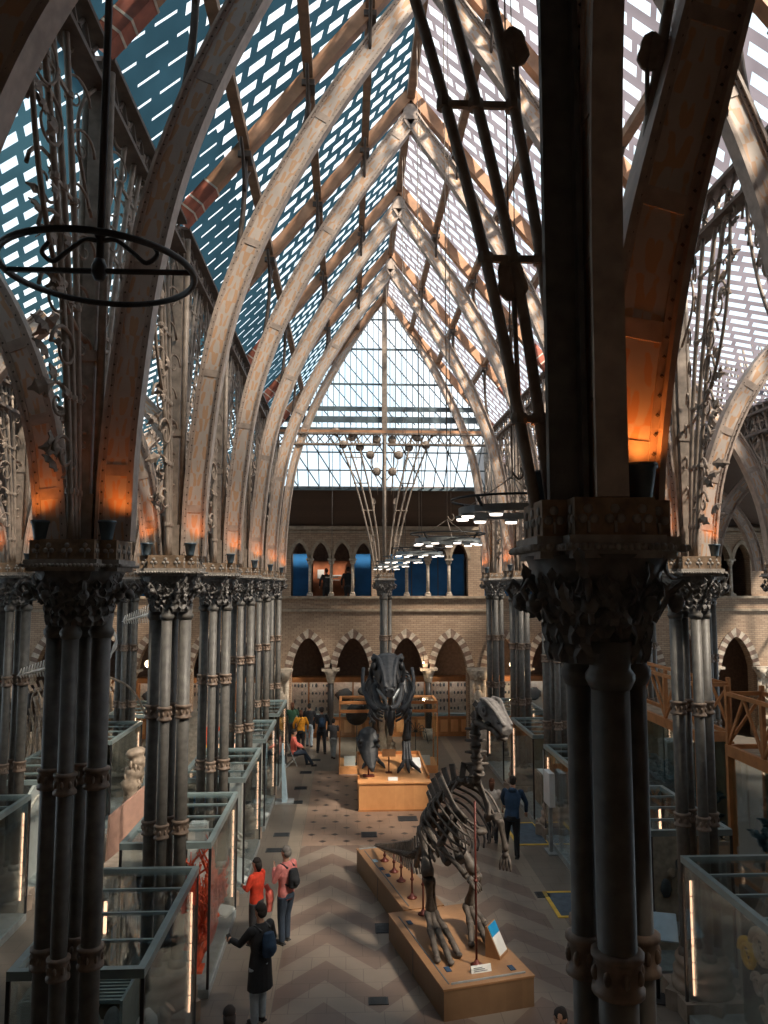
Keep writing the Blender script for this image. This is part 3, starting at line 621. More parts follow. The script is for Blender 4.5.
def make_column(reach=12.35, gable=False):
    r = empty('iron_column'); SH = SHG if gable else globals()['SH']; cs = .80 if gable else 1
    b = MB(); b.box((0, 0, .14), (.95, .95, .28)); b.box((0, 0, .14), (.86, .86, .30), PI/4)
    b.lathe([(.46, .28), (.47, .33), (.47, .38), (.43, .42), (.41, .47), (.44, .51), (.44, .56), (.40, .60), (.38, .66), (.41, .70), (.40, .75), (.36, .8)], n=20); b.build('base', M['stone_base'], r)
    for x, y, q in SH:
        s = MB(); s.cyl(x, y, .78, 6.2, q, 16); s.lathe([(q+.035, .78), (q+.035, .86), (q+.01, .92)], (x, y, 0), 16); s.build('shaft', M['iron'], r)
    for z in (2.86, 4.62):
        c = MB()
        for x, y, q in SH:
            c.lathe([(q+.012, z-.11), (q+.035, z-.10), (q+.035, z-.075), (q+.018, z-.06), (q+.018, z+.06), (q+.035, z+.075), (q+.035, z+.10), (q+.012, z+.11)], (x, y, 0), 16)
            for k in range(8):
                a = 2*PI*k/8; c.ell((x+(q+.02)*math.cos(a), y+(q+.02)*math.sin(a), z), (.022, .022, .04), 6, 4)
        c.build('collar', M['collar'], r)
    c = MB()
    for x, y, q in SH: c.lathe([(q+.005, 6.05), (q+.03, 6.10), (q+.03, 6.13), (q+.008, 6.16), (q+.02, 6.30)], (x, y, 0), 14)
    c.build('necking', M['iron'], r)
    cb_ = capital_mesh(); cb_.v = [(x*(cs+.05 if gable else 1), y*(cs+.05 if gable else 1), z) for x, y, z in cb_.v]; cb_.build('capital', M['capital'], r)
    b, c, m = tray_mesh(cs); b.build('tray', M['tray'], r); c.build('cornice', M['cornice'], r); m.build('trefoil_ornament', M['cornice'], r)
    b = MB(); b.boxb(-.075, .075, -.075, .075, ZT, reach); b.boxb(-.12, .12, -.09, .09, ZT, ZT+.5); b.boxb(-.10, .10, -.09, .09, 9.0, 9.12); b.cyl(.13, 0, ZT, reach, .045, 10); b.cyl(-.13, 0, ZT, reach, .045, 10); b.build('stanchion', M['iron_light'], r)
    # fan of pipes along local y
    for s in (-1, 1):
        for P in PIPES:
            t = MB(); pts = [(0, s*interp(P, z), z) for z in [7.04+5.41*i/16 for i in range(17)]]; pts = [p for p in pts]
            t.tube(catmull([(0, s*o, z) for z, o in P], 5), .034, 9)
            t.build('fan_pipe', M['iron_light'], r)
        c = MB()
        for z in (7.55, 8.5, 9.45, 10.5, 11.5):
            for P in PIPES: c.lathe([(.046, -.03), (.05, 0), (.046, .03)], (0, s*interp(P, z), z), 8)
            c.bar((0, s*interp(PIPES[0], z), z), (0, s*interp(PIPES[2], z), z), .03, .04)
        c.build('clamp', M['iron_light'], r)
    f = MB(); rnd = random.Random(11)
    for s in (-1, 1):
        if gable:
            for (o, z, sz) in ((.44, 8.25, .26), (.40, 9.7, .24)):
                f.leaf((0, s*o, z), (0, s*.15, 1), (1, 0, 0), sz, sz*.8, .1, .02, lobes=1); f.tube([(0, s*(o-.02), z-.6), (0, s*o, z+.02)], .015, 6)
            for (o, z) in ((.30, 10.95), (.55, 11.6), (.30, 12.2), (.95, 11.9), (1.25, 12.3), (1.6, 12.0), (1.9, 12.5)):
                f.lathe([(.03, -.03), (.17, -.02), (.17, .02), (.03, .03)], (0, 0, 0), 12); n_ = 48
                vs = f.v[-n_:]; f.v[-n_:] = [(q[2], s*o+q[0], z+q[1]) for q in vs]
                f.tube([(0, s*o, z-.15), (0, s*(o*.86), z-.9)], .012, 5)
            f.tube([(0, s*(.05+.45*math.sin(PI*t/12)), 10.6+1.5*t/12) for t in range(13)], .022, 6)
            continue
        for k in range(9):
            z = 7.9+k*.5; o = interp(PIPES[0], z)+.12; q = .15+.02*k
            scroll(f, (rnd.uniform(-.05, .05), s*o, 0), (.15, 1), z, q*1.25, 1.4, .02, s)
            scroll(f, (rnd.uniform(-.05, .05), s*(interp(PIPES[2], z)-.12), 0), (.3, .9), z+.2, q*.8, 1.2, .016, -s)
            for j in range(4):
                a = rnd.uniform(0, 2*PI); f.leaf((rnd.uniform(-.06, .06), s*(o+rnd.uniform(-.25, .25)), z+rnd.uniform(-.2, .2)), (rnd.uniform(-.3, .3), s*math.cos(a), math.sin(a)+.5), (1, 0, .2), rnd.uniform(.2, .34), .15, .9, .012)
        # arch tube under the wall plate
        f.tube([(0, s*(.12+1.75*math.sin(PI/2*t/12)), 9.2+3.0*(1-math.cos(PI/2*t/12))) for t in range(13)], .028, 6)
        f.tube([(0, s*(.10+.50*math.sin(PI*t/12)), 10.6+1.5*t/12) for t in range(13)], .022, 6)
    f.build('foliage', M['leafiron'], r)
    return r
proto = make_column()
GRP = 'clustered iron columns of the court'
lab_row = {'L': 'left row of the nave', 'R': 'right row of the nave', 'OL': 'outer left row', 'OR': 'outer right row'}
first = True
COLS = []
for key, x in (('L', XL), ('R', XR), ('OL', -7.02), ('OR', 9.82)):
    for k in range(0, 7):
        if k == 0 and key != 'L' and key != 'R': continue
        if key in ('OL', 'OR') and k == 1: continue
        if k == 0: continue
        n = {1: 'nearest', 2: 'second', 3: 'third', 4: 'fourth', 5: 'fifth', 6: 'last'}[k]
        if key in ('OL', 'OR'): n = {2: 'nearest', 3: 'second', 4: 'third', 5: 'fourth', 6: 'last'}[k]
        lab = 'grey clustered iron column, %s in the %s' % (n, lab_row[key])
        rz = 0 if key in ('L', 'OL') else PI
        if first: o = proto; o.location = (x, GY[k], 0); tag(o, lab, 'column', GRP); first = False
        else: o = dup(proto, (x, GY[k], 0), rz, lab, GRP)
        COLS.append((key, k, x, GY[k]))
# gable columns on the axis, the fan turned across the nave
near = make_column(12.35, True); near.location = (CX, GY[0], 0); near.rotation_euler.z = PI/2; tag(near, 'large dark foreground iron column cluster right of centre, with leafy capital', 'column', GRP)
far = dup(near, (CX, GY[6], 0), PI/2, 'slender iron column on the axis under the far gable, behind the black dinosaur', GRP)
for o, y in ((near, 0), (far, 0)):
    b = MB(); b.boxb(-.07, .07, -.10, .10, 12.35, 17.75); b.build('gable_mullion', M['iron_light'], o)
b = MB(); b.boxb(-.14, -.02, .18, .34, ZT, 17.5) if False else b.bar((-.16, .20, ZT), (-.16, .20, 12.4), .20, .06)
b.bar((-.16, .12, ZT), (-.16, .12, 12.4), .03, .2)
b.build('front_stanchion', M['iron'], near)

# ================================================================== ARCH RIBS
NAVE = [(0, 7.06), (.02, 8), (.10, 9), (.22, 10), (.42, 11), (.74, 12), (1.17, 13), (1.69, 14), (2.29, 15), (2.96, 16), (3.67, 17), (3.87, 17.3)]
AISLE = [(0, 7.06), (.06, 7.7), (.18, 8.4), (.40, 9.1), (.72, 9.8), (1.15, 10.45), (1.6, 10.95), (1.95, 11.25)]
def half_rib(parent, o, d, prof, wd=.34, th=.20, rivets=True, name='painted_rib', flip=1, sc_=1.0, z_sc=1.0):
    """o: springing point, d: horizontal direction of the rise"""
    o = Vector(o); d = Vector(d).normalized(); n = Vector((d.y, -d.x, 0))
    if n.y > 0 or (abs(n.y) < 1e-6 and n.x > 0): n = -n        # n points to the camera side
    pr = catmull([(a*sc_, 7.06+(z-7.06)*z_sc, 0) for a, z in prof], 4)
    P2 = [(p.x, p.y) for p in pr]; k = len(P2); T = []
    for i in range(k):
        a = P2[max(0, i-1)]; b = P2[min(k-1, i+1)]; dx, dz = b[0]-a[0], b[1]-a[1]; l_ = math.hypot(dx, dz); T.append((dx/l_, dz/l_))
    T[0] = (0, 1); T[-1] = T[-1]
    def pt(i, e, q): # e: across the rib in its plane, q along n
        x, z = P2[i]; tx, tz = T[i]; x2, z2 = x-tz*e, z+tx*e
        p = o+d*x2+n*q; return Vector((p.x, p.y, z2))
    def sweep(mb, e0, e1, q0, q1, uv=False):
        vs = []; uvs = []; L_ = 0
        for i in range(k):
            if i: L_ += math.hypot(P2[i][0]-P2[i-1][0], P2[i][1]-P2[i-1][1])
            vs += [pt(i, e0, q0), pt(i, e1, q0), pt(i, e1, q1), pt(i, e0, q1)]; uvs += [(L_, 0), (L_, 1), (L_, 1), (L_, 0)]
        fs = []
        for i in range(k-1):
            a = 4*i
            for j in range(4): fs.append((a+j, a+(j+1) % 4, a+4+(j+1) % 4, a+4+j))
        fs += [(3, 2, 1, 0), (4*k-4, 4*k-3, 4*k-2, 4*k-1)]
        mb.add(vs, fs)
        if uv: mb.uv = uvs
    w_ = MB(); sweep(w_, -wd/2, wd/2, -.05, .05, True); web = w_.build(name, M['painted'], parent)
    f = MB(); h = wd/2
    sweep(f, -h-.02, -h+.015, -th/2, th/2); sweep(f, h-.015, h+.02, -th/2, th/2)
    for s in (-1, 1):
        a, b = sorted((s*.05, s*.07)); sweep(f, -h, -h+.055, a, b); sweep(f, h-.055, h, a, b)
    # splice plates
    step = max(2, int(k/5))
    for i in range(3, k-1, step):
        for s in (-1, 1):
            p = [pt(i, -h+.05, s*.05), pt(i, h-.05, s*.05), pt(i+0, h-.05, s*.060), pt(i, -h+.05, s*.060)]
            tdir = Vector((d.x*T[i][0], d.y*T[i][0], T[i][1]))*.12
            f.hexa([x for x in p]+[x+tdir for x in p])
    f.build('edge_angle', M['flange'], parent)
    if rivets:
        rv = MB(); L_ = 0; nxt = .06
        for i in range(k-1):
            sg = math.hypot(P2[i+1][0]-P2[i][0], P2[i+1][1]-P2[i][1])
            while nxt < L_+sg:
                t = (nxt-L_)/sg; nxt += .115
                for e in (-h+.028, h-.028):
                    c = pt(i, e, .07).lerp(pt(i+1, e, .07), t); a = d*.014; b = Vector((0, 0, .014)); q = n*.014
                    rv.add([c+a, c+b, c-a, c-b, c+q], [(0, 1, 4), (1, 2, 4), (2, 3, 4), (3, 0, 4)], True)
            L_ += sg
        rv.build('rivets', M['girder'], parent)['kind'] = 'stuff'
oset = .34
for k in range(1, 7):
    y = GY[k]
    r = empty('nave_arch', (0, 0, 0), 0, 'tall pointed stencilled iron arch across the nave, ' + ['', 'nearest, off the first columns', 'second from the camera', 'third from the camera', 'fourth from the camera', 'fifth from the camera', 'sixth, slender, framing the far gable glass'][k], 'arch', 'pointed arches across the nave')
    g = (k == 6); kw = dict(wd=.26 if g else .34, rivets=k < 4, z_sc=1.075 if g else 1)
    s = 1.0 if not g else 1.0
    sc_ = (CX-XL-oset)/3.87
    half_rib(r, (XL+oset, y, 0), (1, 0, 0), NAVE, sc_=sc_, **kw); half_rib(r, (XR-oset, y, 0), (-1, 0, 0), NAVE, sc_=sc_, **kw)
    MB().box((CX, y, 17.42 if not g else 17.9), (.34, .16, .36)).build('crown_plate', M['flange'], r)
r = empty('gable_rib', (0, 0, 0), 0, 'huge dark stencilled rib rising right from the foreground column', 'arch')
half_rib(r, (CX+.14, GY[0]-.04, 0), (1, 0, 0), [(0, 7.06), (.03, 7.4), (.12, 8.0), (.24, 8.6), (.46, 9.4), (.78, 10.5), (1.12, 11.5), (1.5, 12.4)], wd=.36, th=.28)
r = empty('gable_rib', (0, 0, 0), 0, 'stencilled rib crossing the top left corner of the view', 'arch')
half_rib(r, (XL+.24, GY[0], 0), (1, 0, 0), AISLE, wd=.34, sc_=.80)
r = empty('gable_rib', (0, 0, 0), 0, 'dark straight rib running up left of the foreground column', 'arch')
half_rib(r, (CX-.02, GY[0]-.22, 0), (0, -1, 0), [(0, 7.06), (.01, 7.8), (.03, 8.6), (.10, 9.4), (.25, 10.2), (.55, 11)], wd=.30, th=.17, sc_=1.0)
def aisle_arch(x0, x1, y, lab, zs, riv=False):
    r = empty('aisle_arch', (0, 0, 0), 0, lab, 'arch', 'small pointed arches over the aisles')
    half = (x1-x0)/2-.30
    half_rib(r, (x0+.30, y, 0), (1, 0, 0), AISLE, wd=.30, rivets=riv, sc_=half/1.95, z_sc=zs); half_rib(r, (x1-.30, y, 0), (-1, 0, 0), AISLE, wd=.30, rivets=riv, sc_=half/1.95, z_sc=zs)
wn = ['', 'nearest', 'second', 'third', 'fourth', 'fifth', 'last']
for k in range(1, 7):
    aisle_arch(-7.02, XL, GY[k], 'pointed iron arch over the left aisle, %s from the camera' % wn[k], .93, k < 3)
    aisle_arch(XR, 9.82, GY[k], 'pointed iron arch over the right aisle, %s from the camera' % wn[k], .93, k < 3)
    if k >= 2:
        aisle_arch(-11.22, -7.02, GY[k], 'low pointed arch beyond the outer left columns, %s from the camera' % wn[k-1], .70)
        aisle_arch(9.82, 14.02, GY[k], 'low pointed arch beyond the outer right columns, %s from the camera' % wn[k-1], .70)
# roof timbers -------------------------------------------------------------
def roofz(x): return 12.75+(18.1-12.75)*(1-abs(x-CX)/(CX-XL+.1))
for k in range(0, 7):
    y = GY[k]
    for s in (-1, 1):
        xe = XL if s < 0 else XR
        r = empty('principal_rafter', (0, 0, 0), 0, 'brown timber rafter with red foot, %s roof slope, %s from the camera' % ('left' if s < 0 else 'right', ['nearest', 'second', 'third', 'fourth', 'fifth', 'sixth', 'last'][k]), 'rafter', 'brown timber rafters of the nave roof')
        a = Vector((xe, y, roofz(xe)-.2)); b = Vector((CX-s*(-.0), y, roofz(CX)-.22)); q = lambda t: a.lerp(b, t)
        up_ = (0, 1, 0)
        MB().bar(q(.12), b, .24, .20, up_).build('beam', M['timber'], r)
        MB().bar(q(0), q(.115), .28, .24, up_).build('painted_end', M['timber_red'], r)
        t = MB()
        for e in (.03, .06, .115): t.bar(q(e), q(e+.005), .29, .25, up_)
        t.build('paint_stripe', M['white_line'], r)
for i, f in enumerate((0, .25, .5, .75)):
    for s in (-1, 1):
        xe = XL if s < 0 else XR
        if f == 0: continue
        x = lerp(xe, CX, f); z = roofz(x)-.12
        for k in range(6):
            y0, y1 = GY[k], GY[k+1]
            nm = ['', 'lowest', 'middle', 'highest'][i]
            o = MB().boxb(x-.08, x+.08, y0+.08, y1-.08, z-.14, z+.02).build('purlin', M['purlin']); tag(o, '%s brown purlin, %s roof slope, %s bay from the camera' % (nm, 'left' if s < 0 else 'right', ['nearest', 'second', 'third', 'fourth', 'fifth', 'sixth'][k]), 'purlin', 'purlins of the nave roof')
        for k in range(1, 6):
            # iron bracket tying purlin to rib
            y = GY[k]; zz = [p for p in NAVE]
            b = MB(); d = -s*-1
            zr = z-.25
            # find rib height under x
            off = abs(x-(xe-s*oset*0))-oset
            zrib = 12
            for (o0, z0), (o1, z1) in zip(NAVE, NAVE[1:]):
                sc2 = (CX-XL-oset)/3.87
                if o0*sc2 <= off <= o1*sc2: zrib = lerp(z0, z1, (off-o0*sc2)/((o1-o0)*sc2))
            b.tube(catmull([(x, y, zr), (x+.02*s, y, lerp(zr, zrib, .5)), (x+.12*s, y, zrib+.1)], 4), [.045]*9, 6)
            for q in (-1, 1): b.tube(catmull([(x, y+q*.55, zr+.05), (x, y+q*.22, zr-.22), (x, y+q*.03, zr-.6)], 4), .03, 6)
            b.box((x, y, zr), (.22, .3, .1))
            o = b.build('purlin_bracket', M['girder']); tag(o, 'iron bracket on the %s purlin line, %s slope, above the %s arch' % (nm, 'left' if s < 0 else 'right', ['', 'nearest', 'second', 'third', 'fourth', 'fifth'][k]), 'bracket', 'iron purlin brackets')
o = MB().boxb(CX-.09, CX+.09, GY[0], GY[6], 17.72, 17.98).build('ridge_beam', M['purlin']); tag(o, 'long brown ridge beam along the top of the nave roof', 'beam')
for k in range(1, 6):
    b = MB(); b.cyl(CX, GY[k], 17.55, 17.75, .04, 8); b.lathe([(.1, 17.66), (.06, 17.72)], (CX, GY[k], 0), 8)
    o = b.build('ridge_tie', M['girder']); tag(o, 'short iron tie from ridge beam down to the %s nave arch' % wn[k], 'tie rod', 'ridge ties')
# wall-plate girders
def lattice(name, p, q, h, lab, grp, mat='girder'):
    r = empty(name, (0, 0, 0), 0, lab, 'girder', grp); p, q = Vector(p), Vector(q); U = Vector((0, 0, h))
    c = MB(); c.bar(p, q, .26, .06); c.bar(p+U, q+U, .26, .06); c.build('chord', M[mat], r)
    l_ = MB(); n = max(2, int((q-p).length/(h*.8)))
    for i in range(n):
        a, b = p.lerp(q, i/n), p.lerp(q, (i+1)/n); l_.bar(a, b+U, .03, .04); l_.bar(a+U, b, .03, .04); l_.lathe([(.05, -.012), (.05, .012)], (a+b)/2+U/2, 6)
    l_.build('lattice', M[mat], r)
for s, x in (('left', XL), ('right', XR)):
    for k in range(6):
        lattice('lattice_girder', (x, GY[k]+.1, 12.1), (x, GY[k+1]-.1, 12.1), .5, 'dark riveted lattice girder above the %s columns, %s bay from the camera' % (s, ['nearest', 'second', 'third', 'fourth', 'fifth', 'sixth'][k]), 'wall plate girders')
for s, x in (('outer left', -7.02), ('outer right', 9.82)):
    for k in range(1, 6):
        lattice('lattice_girder', (x, GY[k]+.1, 10.2), (x, GY[k+1]-.1, 10.2), .5, 'dark lattice girder above the %s columns, %s bay from the camera' % (s, ['nearest', 'second', 'third', 'fourth', 'fifth'][k-1]), 'outer wall plate girders')
lattice('lattice_girder', (XL+.1, 29.3, 12.0), (CX-.12, 29.3, 12.0), .42, 'pale lattice transom girder left of the pole below the gable glass', 'gable transom girders', 'leafiron')
lattice('lattice_girder', (CX+.12, 29.3, 12.0), (XR-.1, 29.3, 12.0), .42, 'pale lattice transom girder right of the pole below the gable glass', 'gable transom girders', 'leafiron')
# far gable glazing
def gable_half(z): # half width of the gable under the arch
    return max(0, (18.08-z)/5.35*4.3)
    zz = 7.06+(z-7.06)/1.05
    for (o0, z0), (o1, z1) in zip(NAVE, NAVE[1:]):
        if z0 <= zz <= z1: return 4.22-oset-lerp(o0, o1, (zz-z0)/(z1-z0))*(4.22-oset)/3.87
    return 0
g = MB(); pts = [(CX-gable_half(z), 29.42, z) for z in [12.5, 13, 14, 15, 16, 17, 18.0]]; pr_ = [(2*CX-x, y, z) for x, y, z in reversed(pts)]
G = struct(MB().add(pts+pr_, [tuple(range(len(pts)*2))]).build('window_1', M['clear']))
b = MB()
n = 18
for i in range(-n, n+1):
    x = .44*i*.5
    zt = 12.45
    while zt < 18.0 and gable_half(zt) > abs(x): zt += .05
    if zt > 12.6 and abs(x) > .05: b.bar((CX+x, 29.40, 12.45), (CX+x, 29.40, zt), .028, .04, (0, 1, 0))
for z, h in ((12.62, .12), (13.0, .24), (13.42, .18), (14.4, .07), (15.8, .07), (17.0, .05)):
    hw = gable_half(z); b.bar((CX-hw, 29.38, z), (CX+hw, 29.38, z), .06, h)
for i in range(-9, 12):                     # diagonal braces behind the glass
    x0 = i*.62; pa = None
    seg = []
    for j in range(40):
        z = 18-j*.14; x = x0+(18-z)*.85-3.2
        if z > 12.7 and abs(x) < gable_half(z)-.02: seg.append((CX+x, 29.46, z))
    if len(seg) > 2: b.bar(seg[0], seg[-1], .03, .035)
struct(b.build('window_frame', M['bar'], G))
b = MB(); b.boxb(XL, XR, 29.22, 29.36, 12.44, 12.56); tag(b.build('transom_beam', M['timber']), 'orange brown transom beam under the far gable window', 'beam')
# ================================================================== LAMPS
def uplight(x, y, rx, lab, power=4.5, light=True):
    """small bucket uplight on a capital tray, shining up a rib; rx = direction of the rib"""
    r = empty('uplight', (x, y, ZT), 0, lab, 'uplight', 'bucket uplights on the capitals')
    b = MB(); b.lathe([(.055, 0), (.06, .02), (.085, .17), (.095, .175), (.095, .20), (.08, .20), (.075, .15)], n=14); b.build('casing', M['bucket'], r)
    b = MB(); b.lathe([(.072, .150), (.072, .158)], n=12); b.build('lens', M['orangeglow'], r)
    if light:
        l = bpy.data.lights.new('uplight_beam', 'SPOT'); l.energy = power; l.color = (1, .27, .05); l.spot_size = math.radians(110); l.spot_blend = .8; l.shadow_soft_size = .05
        o = bpy.data.objects.new('beam', l); C.objects.link(o); o.parent = r; o.location = (0, 0, .22)
        o.rotation_euler = Vector((rx*.35, .25, 1)).normalized().to_track_quat('-Z', 'Y').to_euler()
rows = {'L': ('left nave row', 1), 'R': ('right nave row', -1)}
for k in range(1, 7):
    n = ['', 'nearest', 'second', 'third', 'fourth', 'fifth', 'last'][k]
    uplight(XL+.34, GY[k]-.27, 1, 'bucket uplight on the nave side of the %s column, left nave row' % n)
    uplight(XL-.34, GY[k]-.27, -1, 'bucket uplight on the aisle side of the %s column, left nave row' % n)
    uplight(XR-.34, GY[k]-.27, -1, 'bucket uplight on the nave side of the %s column, right nave row' % n)
    uplight(XR+.34, GY[k]-.27, 1, 'bucket uplight on the aisle side of the %s column, right nave row' % n)
for k in (2, 3, 4):
    n = ['', '', 'nearest', 'second', 'third'][k]
    uplight(-7.02+.34, GY[k]-.27, 1, 'bucket uplight on the right of the %s outer left column' % n)
    uplight(-7.02-.34, GY[k]-.27, -1, 'bucket uplight on the left of the %s outer left column' % n)
uplight(CX+.20, GY[0]-.20, 1, 'bucket uplight glowing orange behind the front of the foreground capital', 5)
uplight(CX-.26, GY[0]+.12, -1, 'grey blue bucket uplight on the left of the foreground capital', 5)

def ring_lamp(y, lab, z=7.18, R_=.45):
    r = empty('ring_lamp', (CX-.03, y, z), 0, lab, 'ceiling lamp', 'ring lamps hanging in a line down the nave')
    b = MB(); n = 40
    prof = [(R_-.05, 0), (R_, 0), (R_, .055), (R_-.05, .055)]; vs = []
    for i in range(n):
        a = 2*PI*i/n
        for q, zz in prof: vs.append((q*math.cos(a), q*math.sin(a), zz))
    b.add(vs, [(i*4+j, i*4+(j+1) % 4, ((i+1) % n)*4+(j+1) % 4, ((i+1) % n)*4+j) for i in range(n) for j in range(4)]); b.build('ring_band', M['ringgrey'], r)
    t = MB(); t.tube([((R_+.06)*math.cos(2*PI*i/40), (R_+.06)*math.sin(2*PI*i/40), .12) for i in range(40)], .011, 6, closed=True)
    for k in range(4): a = PI/4+k*PI/2; t.bar(((R_+.06)*math.cos(a), (R_+.06)*math.sin(a), .12), ((R_-.02)*math.cos(a), (R_-.02)*math.sin(a), .03), .02, .02)
    t.build('hoop', M['iron_dark'], r)
    for k in range(9):
        a = 2*PI*k/9; x, yy = (R_-.025)*math.cos(a), (R_-.025)*math.sin(a)
        l = MB(); l.lathe([(.04, -.03), (.060, -.02), (.060, 0)], (x, yy, 0), 12); o = l.build('lamp', M['ringgrey'], r)
        MB().lathe([(.048, -.040), (.054, -.021)], (x, yy, 0), 12).build('lamp_face', M['lampface'], o)
    s = MB()
    for k in range(3): a = PI/6+k*2*PI/3; s.tube([(R_*math.cos(a), R_*math.sin(a), .05), (0, 0, .32)], .005, 4)
    s.tube([(0, 0, .3), (0, 0, 17.7-z)], .008, 5); s.tube([(.05, 0, .3), (.06, 0, 17.7-z)], .005, 4)
    s.tube(catmull([(0, 0, .36), (.05, 0, .3), (.09, 0, .34), (.07, 0, .40)], 4), .010, 5); s.build('suspension_cable', M['iron_light'], r)
for i, y in enumerate((6.3, 10.5, 14.7, 18.9, 23.1, 27.3)): ring_lamp(y, 'grey ring lamp with white downlights on long cables, %s down the nave' % ['nearest', 'second', 'third', 'fourth', 'fifth', 'farthest'][i])
r = empty('gasolier_hoop', (-1.62, 4.9, 8.63), 0, 'large black iron hoop hanging from a rod at upper left', 'hoop')
b = MB(); b.tube([(.60*math.cos(2*PI*i/48), .60*math.sin(2*PI*i/48), 0) for i in range(48)], .022, 8, closed=True); b.build('hoop', M['iron_dark'], r)
b = MB(); b.tube([(0, 0, -.04), (0, 0, 4.55)], .026, 8); b.lathe([(.03, -.06), (.05, -.02), (.05, .03), (.03, .08)], n=10); b.lathe([(.03, .22), (.045, .25), (.03, .28)], n=10); b.build('rod', M['iron_dark'], r)
b = MB(); b.tube([(-.60, 0, 0), (.60, 0, 0)], .020, 8); b.build('crossbar', M['iron_dark'], r)
b = MB()
for s in (-1, 1): b.tube(catmull([(0, 0, .20), (s*.10, 0, .21), (s*.22, 0, .12), (s*.30, 0, .06), (s*.37, 0, .12), (s*.33, 0, .19)], 5), .016, 6)
b.build('scroll', M['iron_dark'], r)
for x, y, z1, lab in ((10.55, 16.9, 3.6, 'thin pendant rod with small bar at right edge'), (-.62, 30.2, 6.9, 'thin pendant wire before the upper gallery, left of centre')):
    b = MB(); b.tube([(x, y, z1+.0), (x, y, 10.3 if x > 5 else 12.0)], .012, 5); b.bar((x-.25, y, z1), (x+.25, y, z1), .03, .04); tag(b.build('pendant_rod', M['iron']), lab, 'rod')

# ================================================================== GLASS CASES
def bars_box(mb, x0, x1, y0, y1, z0, z1, t):
    for x in (x0, x1):
        for y in (y0, y1): mb.boxb(x-t/2, x+t/2, y-t/2, y+t/2, z0, z1)
def glass_case(name, x0, x1, y0, y1, h, lab, grp, rails=4, led=True, base=.14, inner=1, mat='caseframe'):
    cx, cy = (x0+x1)/2, (y0+y1)/2; r = empty(name, (cx, cy, 0), 0, lab, 'display case', grp); a, b = (x1-x0)/2, (y1-y0)/2
    MB().boxb(-a, a, -b, b, 0, base).build('base', M['casefloor'] if mat == 'caseframe' else M['plinth_wood'], r)
    for px_ in (-a+.02, a-.02):
        for py_ in (-b+.02, b-.02): MB().boxb(px_-.02, px_+.02, py_-.02, py_+.02, base, h-.10).build('corner_post', M[mat] if mat != 'caseframe' else M['black'], r)
    t = MB(); w_ = .085
    t.boxb(-a, -a+w_, -b, b, h-.10, h); t.boxb(a-w_, a, -b, b, h-.10, h); t.boxb(-a+w_, a-w_, -b, -b+w_, h-.10, h); t.boxb(-a+w_, a-w_, b-w_, b, h-.10, h); t.build('top_frame', M[mat], r)
    for i in range(1, rails):
        y = lerp(-b, b, i/rails); MB().boxb(-a+w_, a-w_, y-.02, y+.02, h-.06, h-.02).build('top_rail', M[mat], r)
    e = .012
    for q in ((-a+.01, -a+.01+e, -b+.05, b-.05), (a-.01-e, a-.01, -b+.05, b-.05), (-a+.05, a-.05, -b+.01, -b+.01+e), (-a+.05, a-.05, b-.01-e, b-.01)): MB().boxb(*q, base, h-.1).build('glass_pane', M['glass'], r)
    MB().boxb(-a+.05, a-.05, -b+.05, b-.05, h-.035, h-.025).build('top_glass', M['glass'], r)
    if led:
        s = MB(); z = .45
        side = inner
        l = MB()
        for k in range(7): l.boxb(side*(a-.06)-.012, side*(a-.06)+.012, b-.20, b-.18, .45+k*.24, .67+k*.24)
        l.build('led_strip', M['ledstrip'], r)
        l = MB(); l.boxb(-side*(a-.25)-.02, -side*(a-.25)+.02, b-.45, b-.42, h-.75, h-.32); l.build('led_strip', M['ledstrip'], r)
    return r
BAY = [None, (8.95, 12.05), (13.1, 16.2), (17.3, 20.45), (21.5, 24.6), (25.7, 28.8)]
LN = ['', 'nearest', 'second', 'third', 'fourth', 'fifth']
for k in range(1, 6):
    glass_case('display_case', -3.68, -2.20, BAY[k][0], BAY[k][1], 2.42, 'steel framed glass case beside the left nave columns, %s from the camera' % LN[k], 'glass cases along the left of the nave', inner=1)
    glass_case('display_case', 5.18, 6.62, BAY[k][0]+.25, BAY[k][1]+.1, 2.42, 'steel framed glass case beside the right nave columns, %s from the camera' % LN[k], 'glass cases along the right of the nave', inner=-1)
for i, k in enumerate((2, 3, 4, 5)):
    glass_case('display_case', -7.8, -6.32, BAY[k][0], BAY[k][1], 2.42, 'steel framed glass case in the outer left row, %s from the camera' % ['nearest', 'second', 'third', 'farthest'][i], 'glass cases of the outer left row', inner=1)
# ---- contents. near left case: ivory shell plates, labels, dark blocks
def shell(x, y, z, rx, rz, lab, mat='white', name='shell_plate', cat='fossil', grp=None, rot=0):
    b = MB(); R = Matrix.Rotation(rot, 3, 'Z'); b.ell((0, 0, rz), (rx, .03, rz), 16, 10, R, wob=.12)
    for k in range(5): b.tube([(R @ Vector((rx*(.9-.17*k)*math.cos(t), -.035, rz+rz*(.9-.17*k)*math.sin(t)))) for t in [2*PI*j/16 for j in range(16)]], .006, 4, closed=True)
    b.box((0, 0, .02), (.14, .10, .04)); o = b.build(name, M[mat]); o.location = (x, y, z); tag(o, lab, cat, grp); return o
spots = [(-2.75, 9.35, .16, .16, .34), (-2.62, 10.05, .16, .17, .38), (-3.1, 10.7, .16, .15, .33), (-2.7, 11.2, .16, .16, .36), (-3.25, 11.5, .16, .13, .30)]
for i, (x, y, z, a, c) in enumerate(spots): shell(x, y, .142, a, c, 'ivory oval fossil plate on a stand, %s in the nearest left case' % ['frontmost', 'second', 'third', 'fourth', 'rearmost'][i], grp='ivory plates in the nearest left case', rot=.4)
